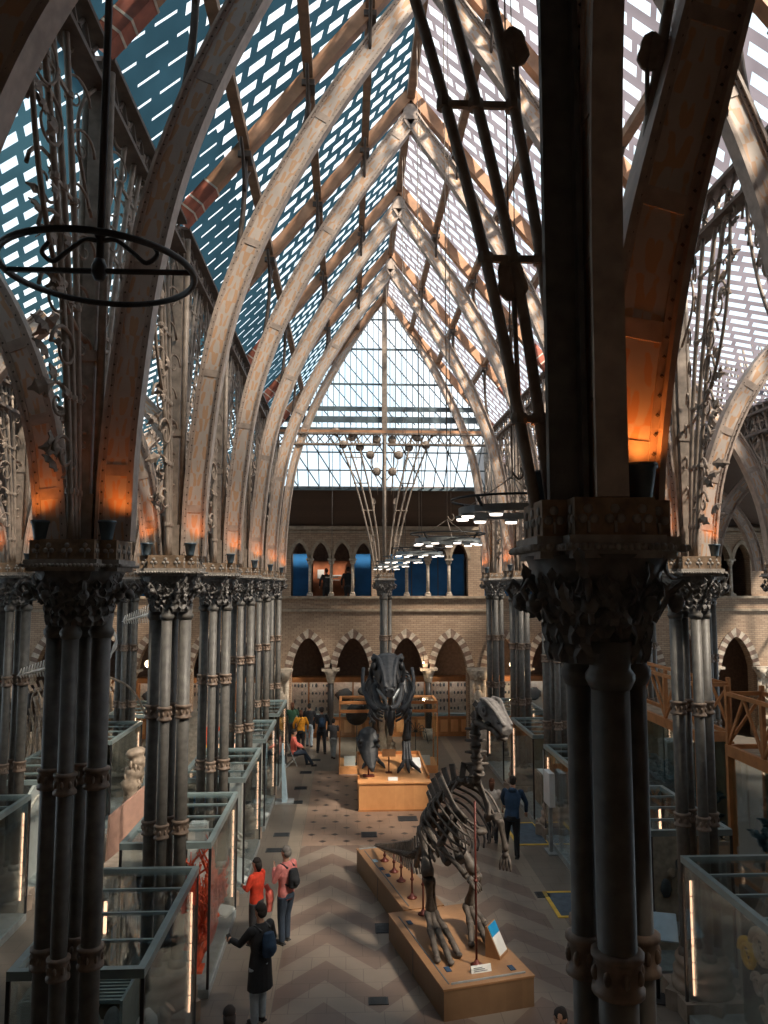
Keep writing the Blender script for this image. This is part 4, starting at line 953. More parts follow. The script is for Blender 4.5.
def small_block(x, y, dims, mat, lab, name='model_block', cat='model', z=.142, rz=0):
    r = empty(name, (x, y, z), rz, lab, cat)
    MB().box((0, 0, dims[2]/2), dims).build('block', M[mat], r); b = MB(); b.box((0, 0, dims[2]+.01), (dims[0]*.8, dims[1]*.8, .02)); b.box((0, -dims[1]/2-.005, dims[2]*.6), (dims[0]*.7, .01, dims[2]*.3)); b.build('label_card', M['paper'], r); return r
small_block(-3.3, 9.45, (.5, .5, .9), 'bluepanel', 'dark blue display block in the front of the nearest left case')
small_block(-3.35, 10.2, (.4, .5, .7), 'navy', 'navy display block in the middle of the nearest left case')
# slatted tray in case 1
b = MB(); b.boxb(-3.2, -2.8, 10.95, 11.85, .142, .9) if False else None
for k in range(9): b.boxb(-3.55, -2.95, 10.35+k*.0, 10.36+k*.0, .142, .16) if False else b.boxb(-3.55+.0, -3.0, 11.05+k*.09, 11.09+k*.09, 1.0, 1.05)
b.boxb(-3.57, -3.53, 11.0, 11.85, .142, 1.06); b.boxb(-3.02, -2.98, 11.0, 11.85, .142, 1.06); tag(b.build('slatted_rack', M['caseframe']), 'grey slatted rack near the back of the nearest left case', 'rack')
# coral branches of case 2
def coral(x, y, z, hgt, lab, seed, mat='coral', spread=.35, name='red_coral'):
    rnd = random.Random(seed); b = MB()
    def br(p, d, L_, r_, lv):
        q = [p]; dd = d.copy(); cl_ = lambda v: Vector((max(-.30, min(.30, v.x)), max(-.33, min(.33, v.y)), min(v.z, hgt)))
        for i in range(4): dd = (dd+Vector((rnd.uniform(-.3, .3), rnd.uniform(-.3, .3), rnd.uniform(-.1, .2)))).normalized(); q.append(cl_(q[-1]+dd*L_/4))
        b.tube(q, [r_, r_*.9, r_*.8, r_*.7, r_*.55], 6); b.ell(q[-1], (r_*.9,)*3, 6, 4)
        if lv:
            for k in range(3): br(q[rnd.randint(1, 4)], (dd+Vector((rnd.uniform(-1, 1), rnd.uniform(-1, 1), rnd.uniform(0, .9)))).normalized(), L_*.6, r_*.62, lv-1)
    for k in range(5): br(Vector((rnd.uniform(-.05, .05), rnd.uniform(-.05, .05), 0)), Vector((rnd.uniform(-spread, spread), rnd.uniform(-spread, spread), 1)).normalized(), hgt*.50, .060, 3)
    b.box((0, 0, .02), (.3, .3, .04)); o = b.build(name, M[mat]); o.location = (x, y, z); tag(o, lab, 'coral specimen', 'orange red corals in the second left case'); return o
coral(-2.55, 13.75, .142, 1.9, 'tall orange red branching coral, front of the second left case', 5)
coral(-2.75, 14.6, .142, 2.0, 'orange red coral in the middle of the second left case', 8)
coral(-3.05, 13.45, .142, 1.6, 'red coral at the near left corner of the second left case', 12)
coral(-2.6, 15.4, .142, 1.4, 'small red coral at the back of the second left case', 21)
small_block(-3.35, 14.9, (.3, .9, 1.75), 'white', 'white upright panel block inside the second left case')
small_block(-2.9, 15.75, (.35, .3, 1.8), 'white', 'narrow white plinth at the back of the second left case')
def open_book(x, y, z, lab, rz=0):
    r = empty('open_book', (x, y, z), rz, lab, 'book', 'open books on lecterns')
    b = MB()
    for s in (-1, 1):
        for i in range(5): b.hexa([(s*i*.05, -.14, .02+.012*math.sin(i/5*PI)), (s*(i+1)*.05, -.14, .02+.012*math.sin((i+1)/5*PI)), (s*(i+1)*.05, .14, .10+.012*math.sin((i+1)/5*PI)), (s*i*.05, .14, .10+.012*math.sin(i/5*PI)),
                                    (s*i*.05, -.14, .035+.012*math.sin(i/5*PI)), (s*(i+1)*.05, -.14, .035+.012*math.sin((i+1)/5*PI)), (s*(i+1)*.05, .14, .115+.012*math.sin((i+1)/5*PI)), (s*i*.05, .14, .115+.012*math.sin(i/5*PI))])
    b.build('pages', M['paper'], r); MB().bar((0, -.15, .0), (0, .15, .085), .54, .03).build('stand', M['white'], r)
for i, (x, y) in enumerate([(-2.5, 16.0), (-2.45, 17.6), (-2.5, 18.1), (-2.5, 18.6), (-2.45, 22.3)]):
    open_book(x, y, .142, 'white open booklet in a left case, %s from the camera' % ['nearest', 'second', 'third', 'fourth', 'farthest'][i], -.5)
small_block(-3.0, 18.4, (.5, .5, 1.3), 'cream', 'cream plinth inside the third left case')
small_block(-2.75, 19.9, (.3, .3, 2.0), 'white', 'tall white plinth at the back of the third left case')
small_block(-2.75, 24.1, (.35, .3, 2.05), 'white', 'tall white plinth at the back of the fourth left case')
small_block(-3.0, 22.6, (.5, .6, 1.0), 'teal', 'dark teal block inside the fourth left case')
small_block(-3.0, 27.0, (.5, .6, 1.2), 'cream', 'cream block inside the fifth left case')
for i, (x, y, a, hh, m_, cse) in enumerate([(-3.3, 11.7, .22, .8, 'stone_trim', 'nearest'), (-2.55, 11.75, .13, .45, 'bone_tan', 'nearest'), (-3.25, 15.95, .25, .9, 'coral', 'second'), (-3.3, 17.7, .25, .7, 'bone_tan', 'third'), (-2.6, 19.3, .2, .5, 'bone_white', 'third'), (-3.3, 21.9, .25, .8, 'bone_tan', 'fourth'), (-2.6, 23.3, .2, .6, 'bone_white', 'fourth')]):
    b = MB(); b.box((0, 0, .03), (a*1.6, a*1.6, .06)); b.tube(catmull([(0, 0, .05), (.06*(-1)**i, .05, hh*.4), (-.05, -.03, hh*.75), (.04, 0, hh)], 5), [a*.7*(1+.35*math.sin(j*1.7)) for j in range(16)], 9)
    o = b.build('standing_specimen', M[m_]); o.location = (x, y, .142); tag(o, 'knobbly %s specimen on a small base in the %s left case, %s' % ({'stone_trim': 'brown', 'paper': 'white', 'coral': 'red', 'bone_tan': 'tan', 'bone_white': 'ivory'}[m_], cse, 'outer side' if x < -3 else 'nave side'), 'specimen', 'specimens standing in the left cases')
# right hand case 1: dark panel with ammonites
r = empty('fossil_panel', (6.0, 10.55, .142), 0, 'dark teal panel of round fossils inside the nearest right case', 'panel')
MB().boxb(-.06, .06, -.55, 1.3, 0, 1.95).build('panel', M['teal'], r)
rnd = random.Random(4)
for i, (y, z, q, m_) in enumerate([(1.05, 1.05, .22, 'yellow'), (.65, 1.30, .26, 'stone_pale'), (.78, .75, .16, 'cream'), (.40, .75, .27, 'cream'), (.05, 1.35, .24, 'stone_pale'), (.62, .42, .12, 'stone_pale'), (.1, .5, .16, 'cream'), (-.25, .9, .2, 'stone_base')]):
    b = MB(); n = 40; pts = [(-.10, y+q*(1-t/n)**1.0*math.cos(t*.45), z+q*(1-t/n)*math.sin(t*.45)) for t in range(n)]
    b.tube(pts, [max(.012, q*.23*(1-t/n)) for t in range(n)], 7); o = b.build('ammonite', M[m_], r)
for i in range(4):
    b = MB(); b.boxb(-.065, -.06, 1.0, 1.2, 1.68-i*.05, 1.69-i*.05); b.build('text_line', M['paper'], r)
def panel_board(x, y, w_, h, lab, mat='cream', rz=0, items=5, z=.142, seed=1):
    r = empty('exhibit_panel', (x, y, z), rz, lab, 'panel'); MB().boxb(-w_/2, w_/2, -.03, .03, 0, h).build('board', M[mat], r); rnd = random.Random(seed)
    for i in range(items):
        b = MB(); b.ell((rnd.uniform(-w_*.35, w_*.35), -.07, rnd.uniform(h*.3, h*.9)), (rnd.uniform(.05, .12), .04, rnd.uniform(.07, .16)), 10, 7, wob=.5); b.build('specimen', M['ink' if i % 2 else 'bone_tan'], r)
    b = MB(); b.boxb(-w_*.3, w_*.3, -.035, -.03, h*.12, h*.24); b.build('text_card', M['white'], r); return r
panel_board(5.75, 14.1, .95, 2.0, 'pale exhibit panel with dark skulls inside the second right case', 'stone_pale', 0, 6, seed=2)
panel_board(5.6, 15.4, .7, 1.4, 'second pale panel further back in the second right case', 'cream', .2, 3, seed=3)
r = empty('tilted_sign', (5.0, 12.75, 0), -.3, 'pale blue tilted information sign on a stand between right cases', 'sign')
MB().cyl(0, 0, .02, 1.0, .03).box((0, 0, .01), (.45, .35, .03)).build('stand', M['black'], r); b = MB(); b.hexa([(-.32, -.15, .95), (.32, -.15, .95), (.32, .18, 1.25), (-.32, .18, 1.25), (-.32, -.17, .98), (.32, -.17, .98), (.32, .16, 1.28), (-.32, .16, 1.28)]); b.build('sign_board', M['banner'], r)
panel_board(5.62, 17.9, .55, 1.5, 'white framed exhibit board at the near end of the third right case', 'white', 0, 2, seed=7)
panel_board(5.9, 19.2, .8, 1.3, 'rust and cream panel inside the third right case', 'orangepanel', -.4, 3, seed=8)
small_block(5.75, 21.9, (.4, .4, 1.8), 'white', 'white column plinth inside the fourth right case'); small_block(6.0, 23.3, (.6, .9, .9), 'bone_tan', 'brown rock block inside the fourth right case')
r = empty('information_screen', (5.08, 19.55, 0), 0, 'white upright information box beside the third right case', 'screen')
MB().boxb(-.09, .05, -.28, .28, 1.15, 1.95).build('screen_case', M['white'], r); MB().boxb(-.05, .03, -.06, .06, .02, 1.15).box((0, 0, .015), (.25, .5, .03)).build('stand', M['ringgrey'], r)
small_block(6.0, 26.8, (.6, .8, 1.1), 'cream', 'cream block inside the fifth right case')
# ---- outer left: white arc board, pink board, blue boxes, mineral slab
r = empty('white_screen_board', (-7.05, 18.3, .142), 0, 'large white curved board inside an outer left case', 'board')
b = MB(); pts = [(0, 1.2*math.cos(t)*-1, 2.0*math.sin(t)) for t in [PI*j/20 for j in range(21)]]; b.poly([(0, y, z) for x, y, z in pts], (.06, 0, 0)); b.build('board', M['white'], r)
b = MB(); b.tube([(.07, -1.0*math.cos(PI*j/20), 1.7*math.sin(PI*j/20)) for j in range(21)], .03, 6); b.build('rib', M['cream'], r)
b = MB(); b.poly([(-5.62, 19.0, .02), (-4.98, 20.2, .02), (-4.98, 20.35, 1.62), (-5.62, 19.15, 1.12)], (-.05, .03, 0)); tag(b.build('pink_board', M['pinkboard']), 'tilted pale pink board leaning between the left case rows', 'board')
for i, (x, y, dx, dy, h, lab) in enumerate([(-4.65, 16.6, .9, 2.3, .75, 'grey counter with bright blue side between the left case rows'), (-4.25, 14.9, .5, 1.2, .7, 'shorter grey box with blue side near the second left case')]):
    r = empty('display_counter', (x, y, 0), -.12, lab, 'counter'); MB().boxb(-dx/2, dx/2-.03, -dy/2, dy/2, 0, h).build('body', M['stone_trim'], r); MB().boxb(dx/2-.03, dx/2, -dy/2, dy/2, .08, h-.08).build('side_panel', M['blueboard'], r); MB().boxb(-dx/2-.02, dx/2+.02, -dy/2-.02, dy/2+.02, h, h+.04).build('top', M['stone_base'], r)
b = MB(); b.tube(catmull([(0, 0, 0), (.05, .1, .6), (-.05, .05, 1.2), (.08, .12, 1.7), (0, .1, 2.1)], 5), [.24+.05*math.sin(i*2.1) for i in range(21)], 10)
for i in range(30):
    a = rnd.uniform(0, 6.28); z = rnd.uniform(.1, 2.0); b.ell((.22*math.cos(a), .22*math.sin(a)+.08, z), (.05, .05, .12), 6, 5, wob=.6)
o = b.build('mineral_pillar', M['bone_tan']); o.location = (-5.85, 21.9, 0); tag(o, 'knobbly grey brown mineral pillar beside the outer left cases', 'mineral')
r = empty('red_banner', (-4.3, 25.2, 0), 0, 'small banner striped red, yellow and green behind left columns', 'banner')
for i, (m_, z0, z1) in enumerate([('coral', 1.55, 2.1), ('yellow', 1.3, 1.55), ('green', .95, 1.3)]): MB().boxb(-.28, .28, -.02, .02, z0, z1).build('stripe', M[m_], r)
MB().cyl(0, .03, 0, 2.1, .02).box((0, 0, .015), (.5, .3, .03)).build('stand', M['black'], r)
r = empty('cream_partition', (-5.2, 27.4, 0), 0, 'cream display partition behind the left columns', 'partition'); MB().boxb(-1.3, 1.3, -.05, .05, .1, 2.25).build('panel', M['stone_pale'], r); MB().boxb(-1.3, -1.2, -.2, .2, 0, .1).boxb(1.2, 1.3, -.2, .2, 0, .1).build('foot', M['black'], r)
small_block(-6.95, 14.4, (.7, .6, .5), 'white', 'low white block inside the nearest outer left case'); small_block(-7.0, 22.6, (.5, .8, 1.2), 'teal', 'dark teal block inside the third outer left case')

# ---- pale banner wedge in the nave
r = empty('banner_stand', (-1.93, 24.3, 0), 0, 'tall narrow pale blue banner stand beside the left cases', 'banner stand')
b = MB(); b.hexa([(-.03, -.22, .05), (.12, -.22, .05), (.12, .22, .05), (-.03, .22, .05), (-.06, -.06, 1.75), (-.02, -.06, 1.75), (-.02, .06, 1.75), (-.06, .06, 1.75)]); b.build('panel', M['banner'], r)
MB().box((.04, 0, .025), (.55, .5, .05)).build('base', M['ringgrey'], r)
# ---- floor grates & mats
gr = [(.52, 12.9, .32, .22, 'dark floor grate in the centre foreground, left of the wooden plinth'), (.73, 15.5, .34, .42, 'dark floor grate beside the left edge of the plinth'), (1.73, 22.45, .55, .45, 'large dark floor grate in front of the black dinosaur plinth'), (.60, 21.1, .42, .42, 'small dark floor grate left of the large one'),
      (-1.72, 21.2, .42, .28, 'dark grate by the left cases, second of the row from the camera'), (-1.80, 20.0, .42, .28, 'dark grate by the left cases, nearest of the row'), (-1.55, 24.25, .42, .32, 'dark grate in front of the pale banner stand'), (-1.50, 25.9, .42, .32, 'dark grate just beyond the pale banner stand'), (-1.45, 28.0, .42, .32, 'dark grate in front of the seated visitor'), (-1.2, 29.9, .42, .3, 'dark grate farthest along the left of the nave'),
      (4.2, 16.95, .3, .3, 'dark grate at the corner of the near floor mat'), (3.9, 27.0, .6, .4, 'dark grate at right, beyond the black dinosaur')]
for x, y, a, b_, lab in gr:
    b = MB(); b.boxb(x-a/2, x+a/2, y-b_/2, y+b_/2, .001, .012)
    for k in range(7): yy = lerp(y-b_/2, y+b_/2, (k+.5)/7); b.boxb(x-a/2+.03, x+a/2-.03, yy-.01, yy+.01, .012, .018)
    tag(b.build('floor_grate', M['grate']), lab, 'floor grate', 'cast floor grates')
for x, y, a, b_, lab in ((4.78, 21.0, .75, 1.7, 'blue grey mat edged in yellow tape beside the third right case'), (4.70, 16.45, .80, 1.15, 'blue grey mat edged in yellow tape, near the foreground column')):
    r = empty('floor_mat', (x, y, 0), 0, lab, 'floor mat'); MB().boxb(-a/2, a/2, -b_/2, b_/2, .002, .012).build('mat', M['mat_blue'], r)
    t = MB(); t.boxb(-a/2-.08, a/2+.08, -b_/2-.08, -b_/2, .002, .016); t.boxb(-a/2-.08, a/2+.08, b_/2, b_/2+.08, .002, .016); t.boxb(-a/2-.08, -a/2, -b_/2, b_/2, .002, .016); t.boxb(a/2, a/2+.08, -b_/2, b_/2, .002, .016); t.build('tape_border', M['yellow'], r)

# ---- timber framed dioramas on the right
def diorama(y0, y1, lab, x0=8.6, x1=9.42, seed=0):
    r = empty('timber_diorama', ((x0+x1)/2, (y0+y1)/2, 0), 0, lab, 'diorama case', 'timber framed glass dioramas'); a, L_ = (x1-x0)/2, (y1-y0)/2
    rnd = random.Random(seed)
    MB().boxb(-a, a, -L_, L_, 0, .3).build('base', M['oak'], r)
    d = MB(); d.boxb(-a, a, -L_, L_, 2.85, 2.93); d.build('deck', M['stone_trim'], r)
    f = MB(); f.boxb(-a-.06, -a+.04, -L_-.06, L_+.06, 2.78, 3.02); f.boxb(a-.04, a+.06, -L_, L_, 2.78, 3.02); f.boxb(-a, a, -L_-.06, -L_+.04, 2.78, 3.02); f.boxb(-a, a, L_-.04, L_+.06, 2.78, 3.02); f.build('fascia', M['oak'], r)
    for x in (-a, a):
        for y in (-L_, L_):
            MB().boxb(x-.06, x+.06, y-.06, y+.06, .3, 2.78).build('post', M['oak'], r)
    tr = MB(); n = max(2, round(2*L_/1.7))
    for x in (-a, a):
        tr.bar((x, -L_, 4.15), (x, L_, 4.15), .07, .09)
        for k in range(n+1):
            y = lerp(-L_, L_, k/n); tr.boxb(x-.04, x+.04, y-.05, y+.05, 3.0, 4.32 if k in (0, n) else 4.15)
            if k < n:
                y2 = lerp(-L_, L_, (k+1)/n); ym = (y+y2)/2; tr.bar((x, y, 3.02), (x, ym, 4.12), .05, .07); tr.bar((x, ym, 4.12), (x, y2, 3.02), .05, .07)
    for y in (-L_, L_): tr.bar((-a, y, 4.15), (a, y, 4.15), .07, .09); tr.bar((-a, y, 3.05), (a, y, 4.12), .05, .06)
    tr.build('truss_parapet', M['oak'], r)
    MB().boxb(-a+.01, -a+.02, -L_+.07, L_-.07, .3, 2.78).boxb(-a+.07, a-.07, -L_+.01, -L_+.02, .3, 2.78).build('glass', M['glass'], r)
    MB().boxb(a-.06, a-.02, -L_+.07, L_-.07, .3, 2.78).build('painted_backdrop', M['olive'], r)
    g = MB()
    for k in range(70):
        y = rnd.uniform(-L_+.4, L_-.4); x = rnd.uniform(-a+.5, a-.3); z = .3
        for q in range(4):
            t_ = rnd.uniform(0, 6.28); g.leaf((x, y, z+rnd.uniform(0, 1.1)), (math.cos(t_)*.6, math.sin(t_)*.6, 1), (math.cos(t_+1.5), math.sin(t_+1.5), .3), rnd.uniform(.3, .75), rnd.uniform(.1, .22), 1.2, .01)
    g.build('foliage', M['plant'], r)['kind'] = 'stuff'
diorama(11.4, 17.35, 'near timber and glass diorama with orange truss parapet at right', seed=1)
diorama(18.9, 24.6, 'far timber and glass diorama with truss parapet, behind the foreground column', seed=2)

# ================================================================== DINOSAUR PLINTHS
def rbox(x0, x1, y0, y1, z0, z1): return MB().boxb(x0, x1, y0, y1, z0, z1)
PA = math.radians(14); PO = Vector((1.49, 12.27, 0))
def pl(w_, l_, z): return PO+Vector((math.cos(PA)*w_-math.sin(PA)*l_, math.sin(PA)*w_+math.cos(PA)*l_, z))
def plinth(name, lab, x0, x1, y0, y1, h):
    r = empty(name, pl((x0+x1)/2, (y0+y1)/2, 0), PA, lab, 'plinth'); a, b_ = (x1-x0)/2, (y1-y0)/2
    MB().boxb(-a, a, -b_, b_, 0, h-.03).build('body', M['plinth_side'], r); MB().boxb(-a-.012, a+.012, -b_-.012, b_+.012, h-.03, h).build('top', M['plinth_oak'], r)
    t = MB(); t.boxb(-a-.014, -a-.01, -.01, .01, 0, h-.03); t.boxb(-a+.12, -a+.14, -b_+.12, b_-.2, h, h+.008); t.build('joint_line', M['ink'], r)
    return r
q = plinth('wooden_plinth', 'large oak plinth under the standing brown skeleton', 0, 1.52, 0, 2.85, .47)
MB().bar((-.6, -1.33, .485), (.66, -1.33, .485), .02, .025).build('guard_rail', M['ringgrey'], q)
q2 = plinth('wooden_plinth', 'narrow oak plinth under the tail of the brown skeleton', .31, 1.10, 2.87, 6.40, .49)
MB().bar((-.36, 1.68, .505), (.36, 1.68, .505), .02, .025).build('guard_rail', M['ringgrey'], q2)
for i, (a, b_, lab) in enumerate([(.24, 2.35, 'back left'), (.28, .55, 'front left'), (1.28, .30, 'front right'), (1.30, 2.0, 'back right')]):
    o = MB().box((0, 0, .005), (.09, .16, .008)).build('blue_tag', M['navy']); o.location = pl(a, b_, .472); o.rotation_euler.z = PA; tag(o, 'small dark blue tag at the %s of the large plinth top' % lab, 'tag', 'small blue tags on the plinths')
for i, (a, b_) in enumerate([(.5, 5.5), (.5, 5.0), (.52, 4.6)]):
    o = MB().box((0, 0, .005), (.09, .16, .008)).build('blue_tag', M['navy' if i else 'banner']); o.location = pl(a, b_, .492); o.rotation_euler.z = PA; tag(o, 'small tag on the narrow tail plinth, %s of three' % ['farthest', 'middle', 'nearest'][i], 'tag', 'small blue tags on the plinths')
r = empty('label_card', pl(.76, .33, .472), PA, 'small white label card at the front of the large plinth', 'label')
b = MB(); b.hexa([(-.17, -.03, 0), (.17, -.03, 0), (.17, .05, 0), (-.17, .05, 0), (-.17, 0, .10), (.17, 0, .10), (.17, .02, .10), (-.17, .02, .10)]); b.build('card', M['paper'], r)
b = MB()
for k in range(3): b.boxb(-.13, .10-.04*k, -.032+.008*k, -.028+.008*k, .025+.022*k, .033+.022*k)
b.build('print', M['ink'], r)
r = empty('angled_sign', pl(1.24, .80, .472), PA+.75, 'wooden wedge sign with blue and white panel on the large plinth', 'sign')
def wedge(x0, x1, t0, t1, e0, e1):      # strip of the sloping face between heights t0 and t1, between offsets e0 and e1
    P = lambda t, e: (-.13+.22*t, .04+.44*t); n_ = (-.89, .45); q = []
    for e in (e0, e1):
        for t in (t0, t1): y_, z_ = P(t, e); q.append((y_+n_[0]*e, z_+n_[1]*e))
    (a0, a1), (b0, b1), (c0, c1), (d0, d1) = q
    return MB().hexa([(x0, a0, a1), (x1, a0, a1), (x1, b0, b1), (x0, b0, b1), (x0, c0, c1), (x1, c0, c1), (x1, d0, d1), (x0, d0, d1)])
b = MB(); b.poly([(-.17, -.14, 0), (-.17, .12, 0), (-.17, .12, .47), (-.17, .09, .48), (-.17, -.14, .03)], (.34, 0, 0)); b.build('wedge', M['plinth_oak'], r)
wedge(-.15, .15, .02, .62, .004, .012).build('text_panel', M['white'], r); wedge(-.15, .15, .62, .98, .004, .012).build('picture_panel', M['blueboard'], r)
# T. rex plinth (front wall, raised)
TX0, TX1, TY0, TY1 = .36, 2.46, 23.2, 27.0
r = empty('wooden_plinth', ((TX0+TX1)/2, (TY0+TY1)/2, 0), 0, 'bright pale oak plinth under the black dinosaur', 'plinth'); a, b_ = (TX1-TX0)/2, (TY1-TY0)/2
MB().boxb(-a, a, -b_, b_, 0, .78).build('body', M['plinth_wood'], r); MB().boxb(-a-.03, a+.03, -b_-.03, b_+.03, .78, .82).build('top', M['plinth_wood'], r)
MB().boxb(-a-.03, -a+.03, -b_+.4, b_, .82, .92).boxb(a-.03, a+.03, -b_+.4, b_, .82, .92).boxb(-a, a, b_-.05, b_+.02, .82, .92).build('edge_rail', M['oak'], r)
MB().boxb(-a-.02, a+.02, -b_-.02, b_+.02, 0, .05).build('skirting', M['oak'], r)
o = MB().hexa([(-.14, -.05, 0), (.14, -.05, 0), (.14, .05, 0), (-.14, .05, 0), (-.14, .0, .09), (.14, .0, .09), (.14, .03, .09), (-.14, .03, .09)]).build('label_card', M['paper']); o.location = (1.37, 23.45, .82); tag(o, 'white label card at the front of the bright plinth', 'label')
o = MB().hexa([(-.16, -.25, 0), (.16, -.25, 0), (.16, .25, 0), (-.16, .25, 0), (-.16, -.24, .03), (.16, -.24, .03), (.16, .25, .22), (-.16, .25, .22)]).build('label_board', M['paper']); o.location = (2.2, 25.2, .82); tag(o, 'tilted white text board on the right of the bright plinth', 'label')
# oak glass case behind it with pale tree trunk model
cs_ = glass_case('display_case', -.28, 3.22, 27.7, 29.1, 2.5, 'oak framed glass case behind the black dinosaur', None, rails=1, led=False, base=.26, mat='oak')
f = MB(); f.boxb(-1.75, 1.75, -.70, -.62, 2.10, 2.20); f.build('cross_rail', M['oak'], cs_)
b = MB(); b.tube(catmull([(1.35, 28.3, .26), (1.3, 28.3, .8), (1.2, 28.35, 1.5), (1.35, 28.3, 2.1)], 5), [.34, .30, .26, .22, .2, .19, .18, .17, .17, .16, .16, .16, .15, .15, .15, .15], 12); b.tube(catmull([(1.6, 28.2, .26), (1.5, 28.25, .9), (1.65, 28.2, 1.6)], 5), [.16, .14, .13, .12, .11, .1, .1, .09, .09, .08, .08], 8)
tag(b.build('pale_trunk', M['stone_pale']), 'pale twisted trunk shape inside the oak glass case', 'fossil trunk')
b = MB(); b.lathe([(.02, -.03), (.37, -.03), (.40, 0), (.37, .03), (.02, .03)], n=28); n_ = 28*5; b.v = [(x, z, y+1.75) for x, y, z in b.v]; b.v = [(x*1.0, y, z) for x, y, z in b.v]; b.tube([(0, 0, 0), (0, 0, 1.4)], .02, 6)
b.box((0, 0, .02), (.4, .3, .04)); o = b.build('black_disc', M['bone_black']); o.location = (.35, 28.0, .262); tag(o, 'round black disc on a rod inside the oak glass case', 'fossil disc')
b = MB(); b.tube([(0, 0, 0), (0, 0, 1.1)], .015, 6)
for i in range(9): a = PI*i/8; b.tube(catmull([(0, 0, 1.1), (.35*math.cos(a), 0, 1.1+.35*math.sin(a)), (.45*math.cos(a), 0, .7+.3*math.sin(a))], 4), .012, 5)
b.box((0, 0, .02), (.3, .3, .04)); o = b.build('spidery_specimen', M['teal']); o.location = (2.45, 28.0, .262); tag(o, 'thin legged dark specimen on a rod in the oak glass case', 'specimen')
for i, (x, lab) in enumerate(((.1, 'left'), (2.75, 'right'))):
    o = MB().hexa([(-.2, -.05, 0), (.2, -.05, 0), (.2, .05, 0), (-.2, .05, 0), (-.2, .02, .32), (.2, .02, .32), (.2, .05, .32), (-.2, .05, .32)]).build('label_board', M['paper']); o.location = (x, 27.85, .262); tag(o, 'white text board at the %s of the oak glass case' % lab, 'label')

# ================================================================== SKELETONS
def bone(mb, p, q, r_, n=8, ends=1.6, bend=None):
    p, q = Vector(p), Vector(q); m_ = (p+q)/2+(Vector(bend) if bend else Vector((0, 0, 0))); pts = []
    for i in range(9): t = i/8; pts.append((1-t)**2*p+2*t*(1-t)*m_+t*t*q)
    rr = [r_*ends*.85, r_*ends, r_*1.15, r_*.95, r_*.9, r_*.95, r_*1.15, r_*ends*.95, r_*ends*.8]; mb.tube(pts, rr, n); return mb
def vertebrae(mb, path, r0, r1, spine, step=1, down=0):
    P = catmull(path, 8); L_ = [0]
    for a, b in zip(P, P[1:]): L_.append(L_[-1]+(b-a).length)
    tot = L_[-1]; d = 0; out = []
    while d < tot:
        i = max(j for j in range(len(L_)) if L_[j] <= d); i = min(i, len(P)-2); t = (d-L_[i])/max(1e-6, L_[i+1]-L_[i]); p = P[i].lerp(P[i+1], t); T = (P[i+1]-P[i]).normalized(); f = d/tot; r_ = lerp(r0, r1, f)
        side = T.cross(Vector((0, 0, 1)));
        if side.length < .2: side = Vector((1, 0, 0))
        side.normalize(); U = side.cross(T).normalized()
        if U.z < 0 and abs(T.z) < .9: U = -U
        mb.tube([p-T*r_*.8, p-T*r_*.3, p+T*r_*.3, p+T*r_*.8], [r_, r_*.72, r_*.72, r_], 7)
        s = spine(f)
        mb.bar(p+U*r_*.5, p+U*(r_+s)-T*s*.35, r_*.45, r_*1.1, T); mb.tube([p-side*r_*1.7+U*r_*.3, p, p+side*r_*1.7+U*r_*.3], [r_*.18, r_*.4, r_*.18], 5)
        if down: mb.bar(p-U*r_*.5, p-U*(r_+down*(1-f))-T*down*.4*(1-f), r_*.35, r_*.6, T)
        out.append((p, T, U, side, f)); d += r_*2.3*step
    return out
def L(w_, l_, z): return tuple(pl(w_, l_, z))
SK = empty('duckbill_skeleton', pl(.85, 1.5, .47), 0, 'brown upright dinosaur skeleton standing on the large oak plinth', 'dinosaur skeleton')
SKO = Vector(pl(.85, 1.5, .47))
def sk(mb, name, mat='bone_brown', root=None, O=None):
    O = O if O is not None else SKO; mb.v = [tuple(Vector(v)-O) for v in mb.v]; return mb.build(name, M[mat], root or SK)
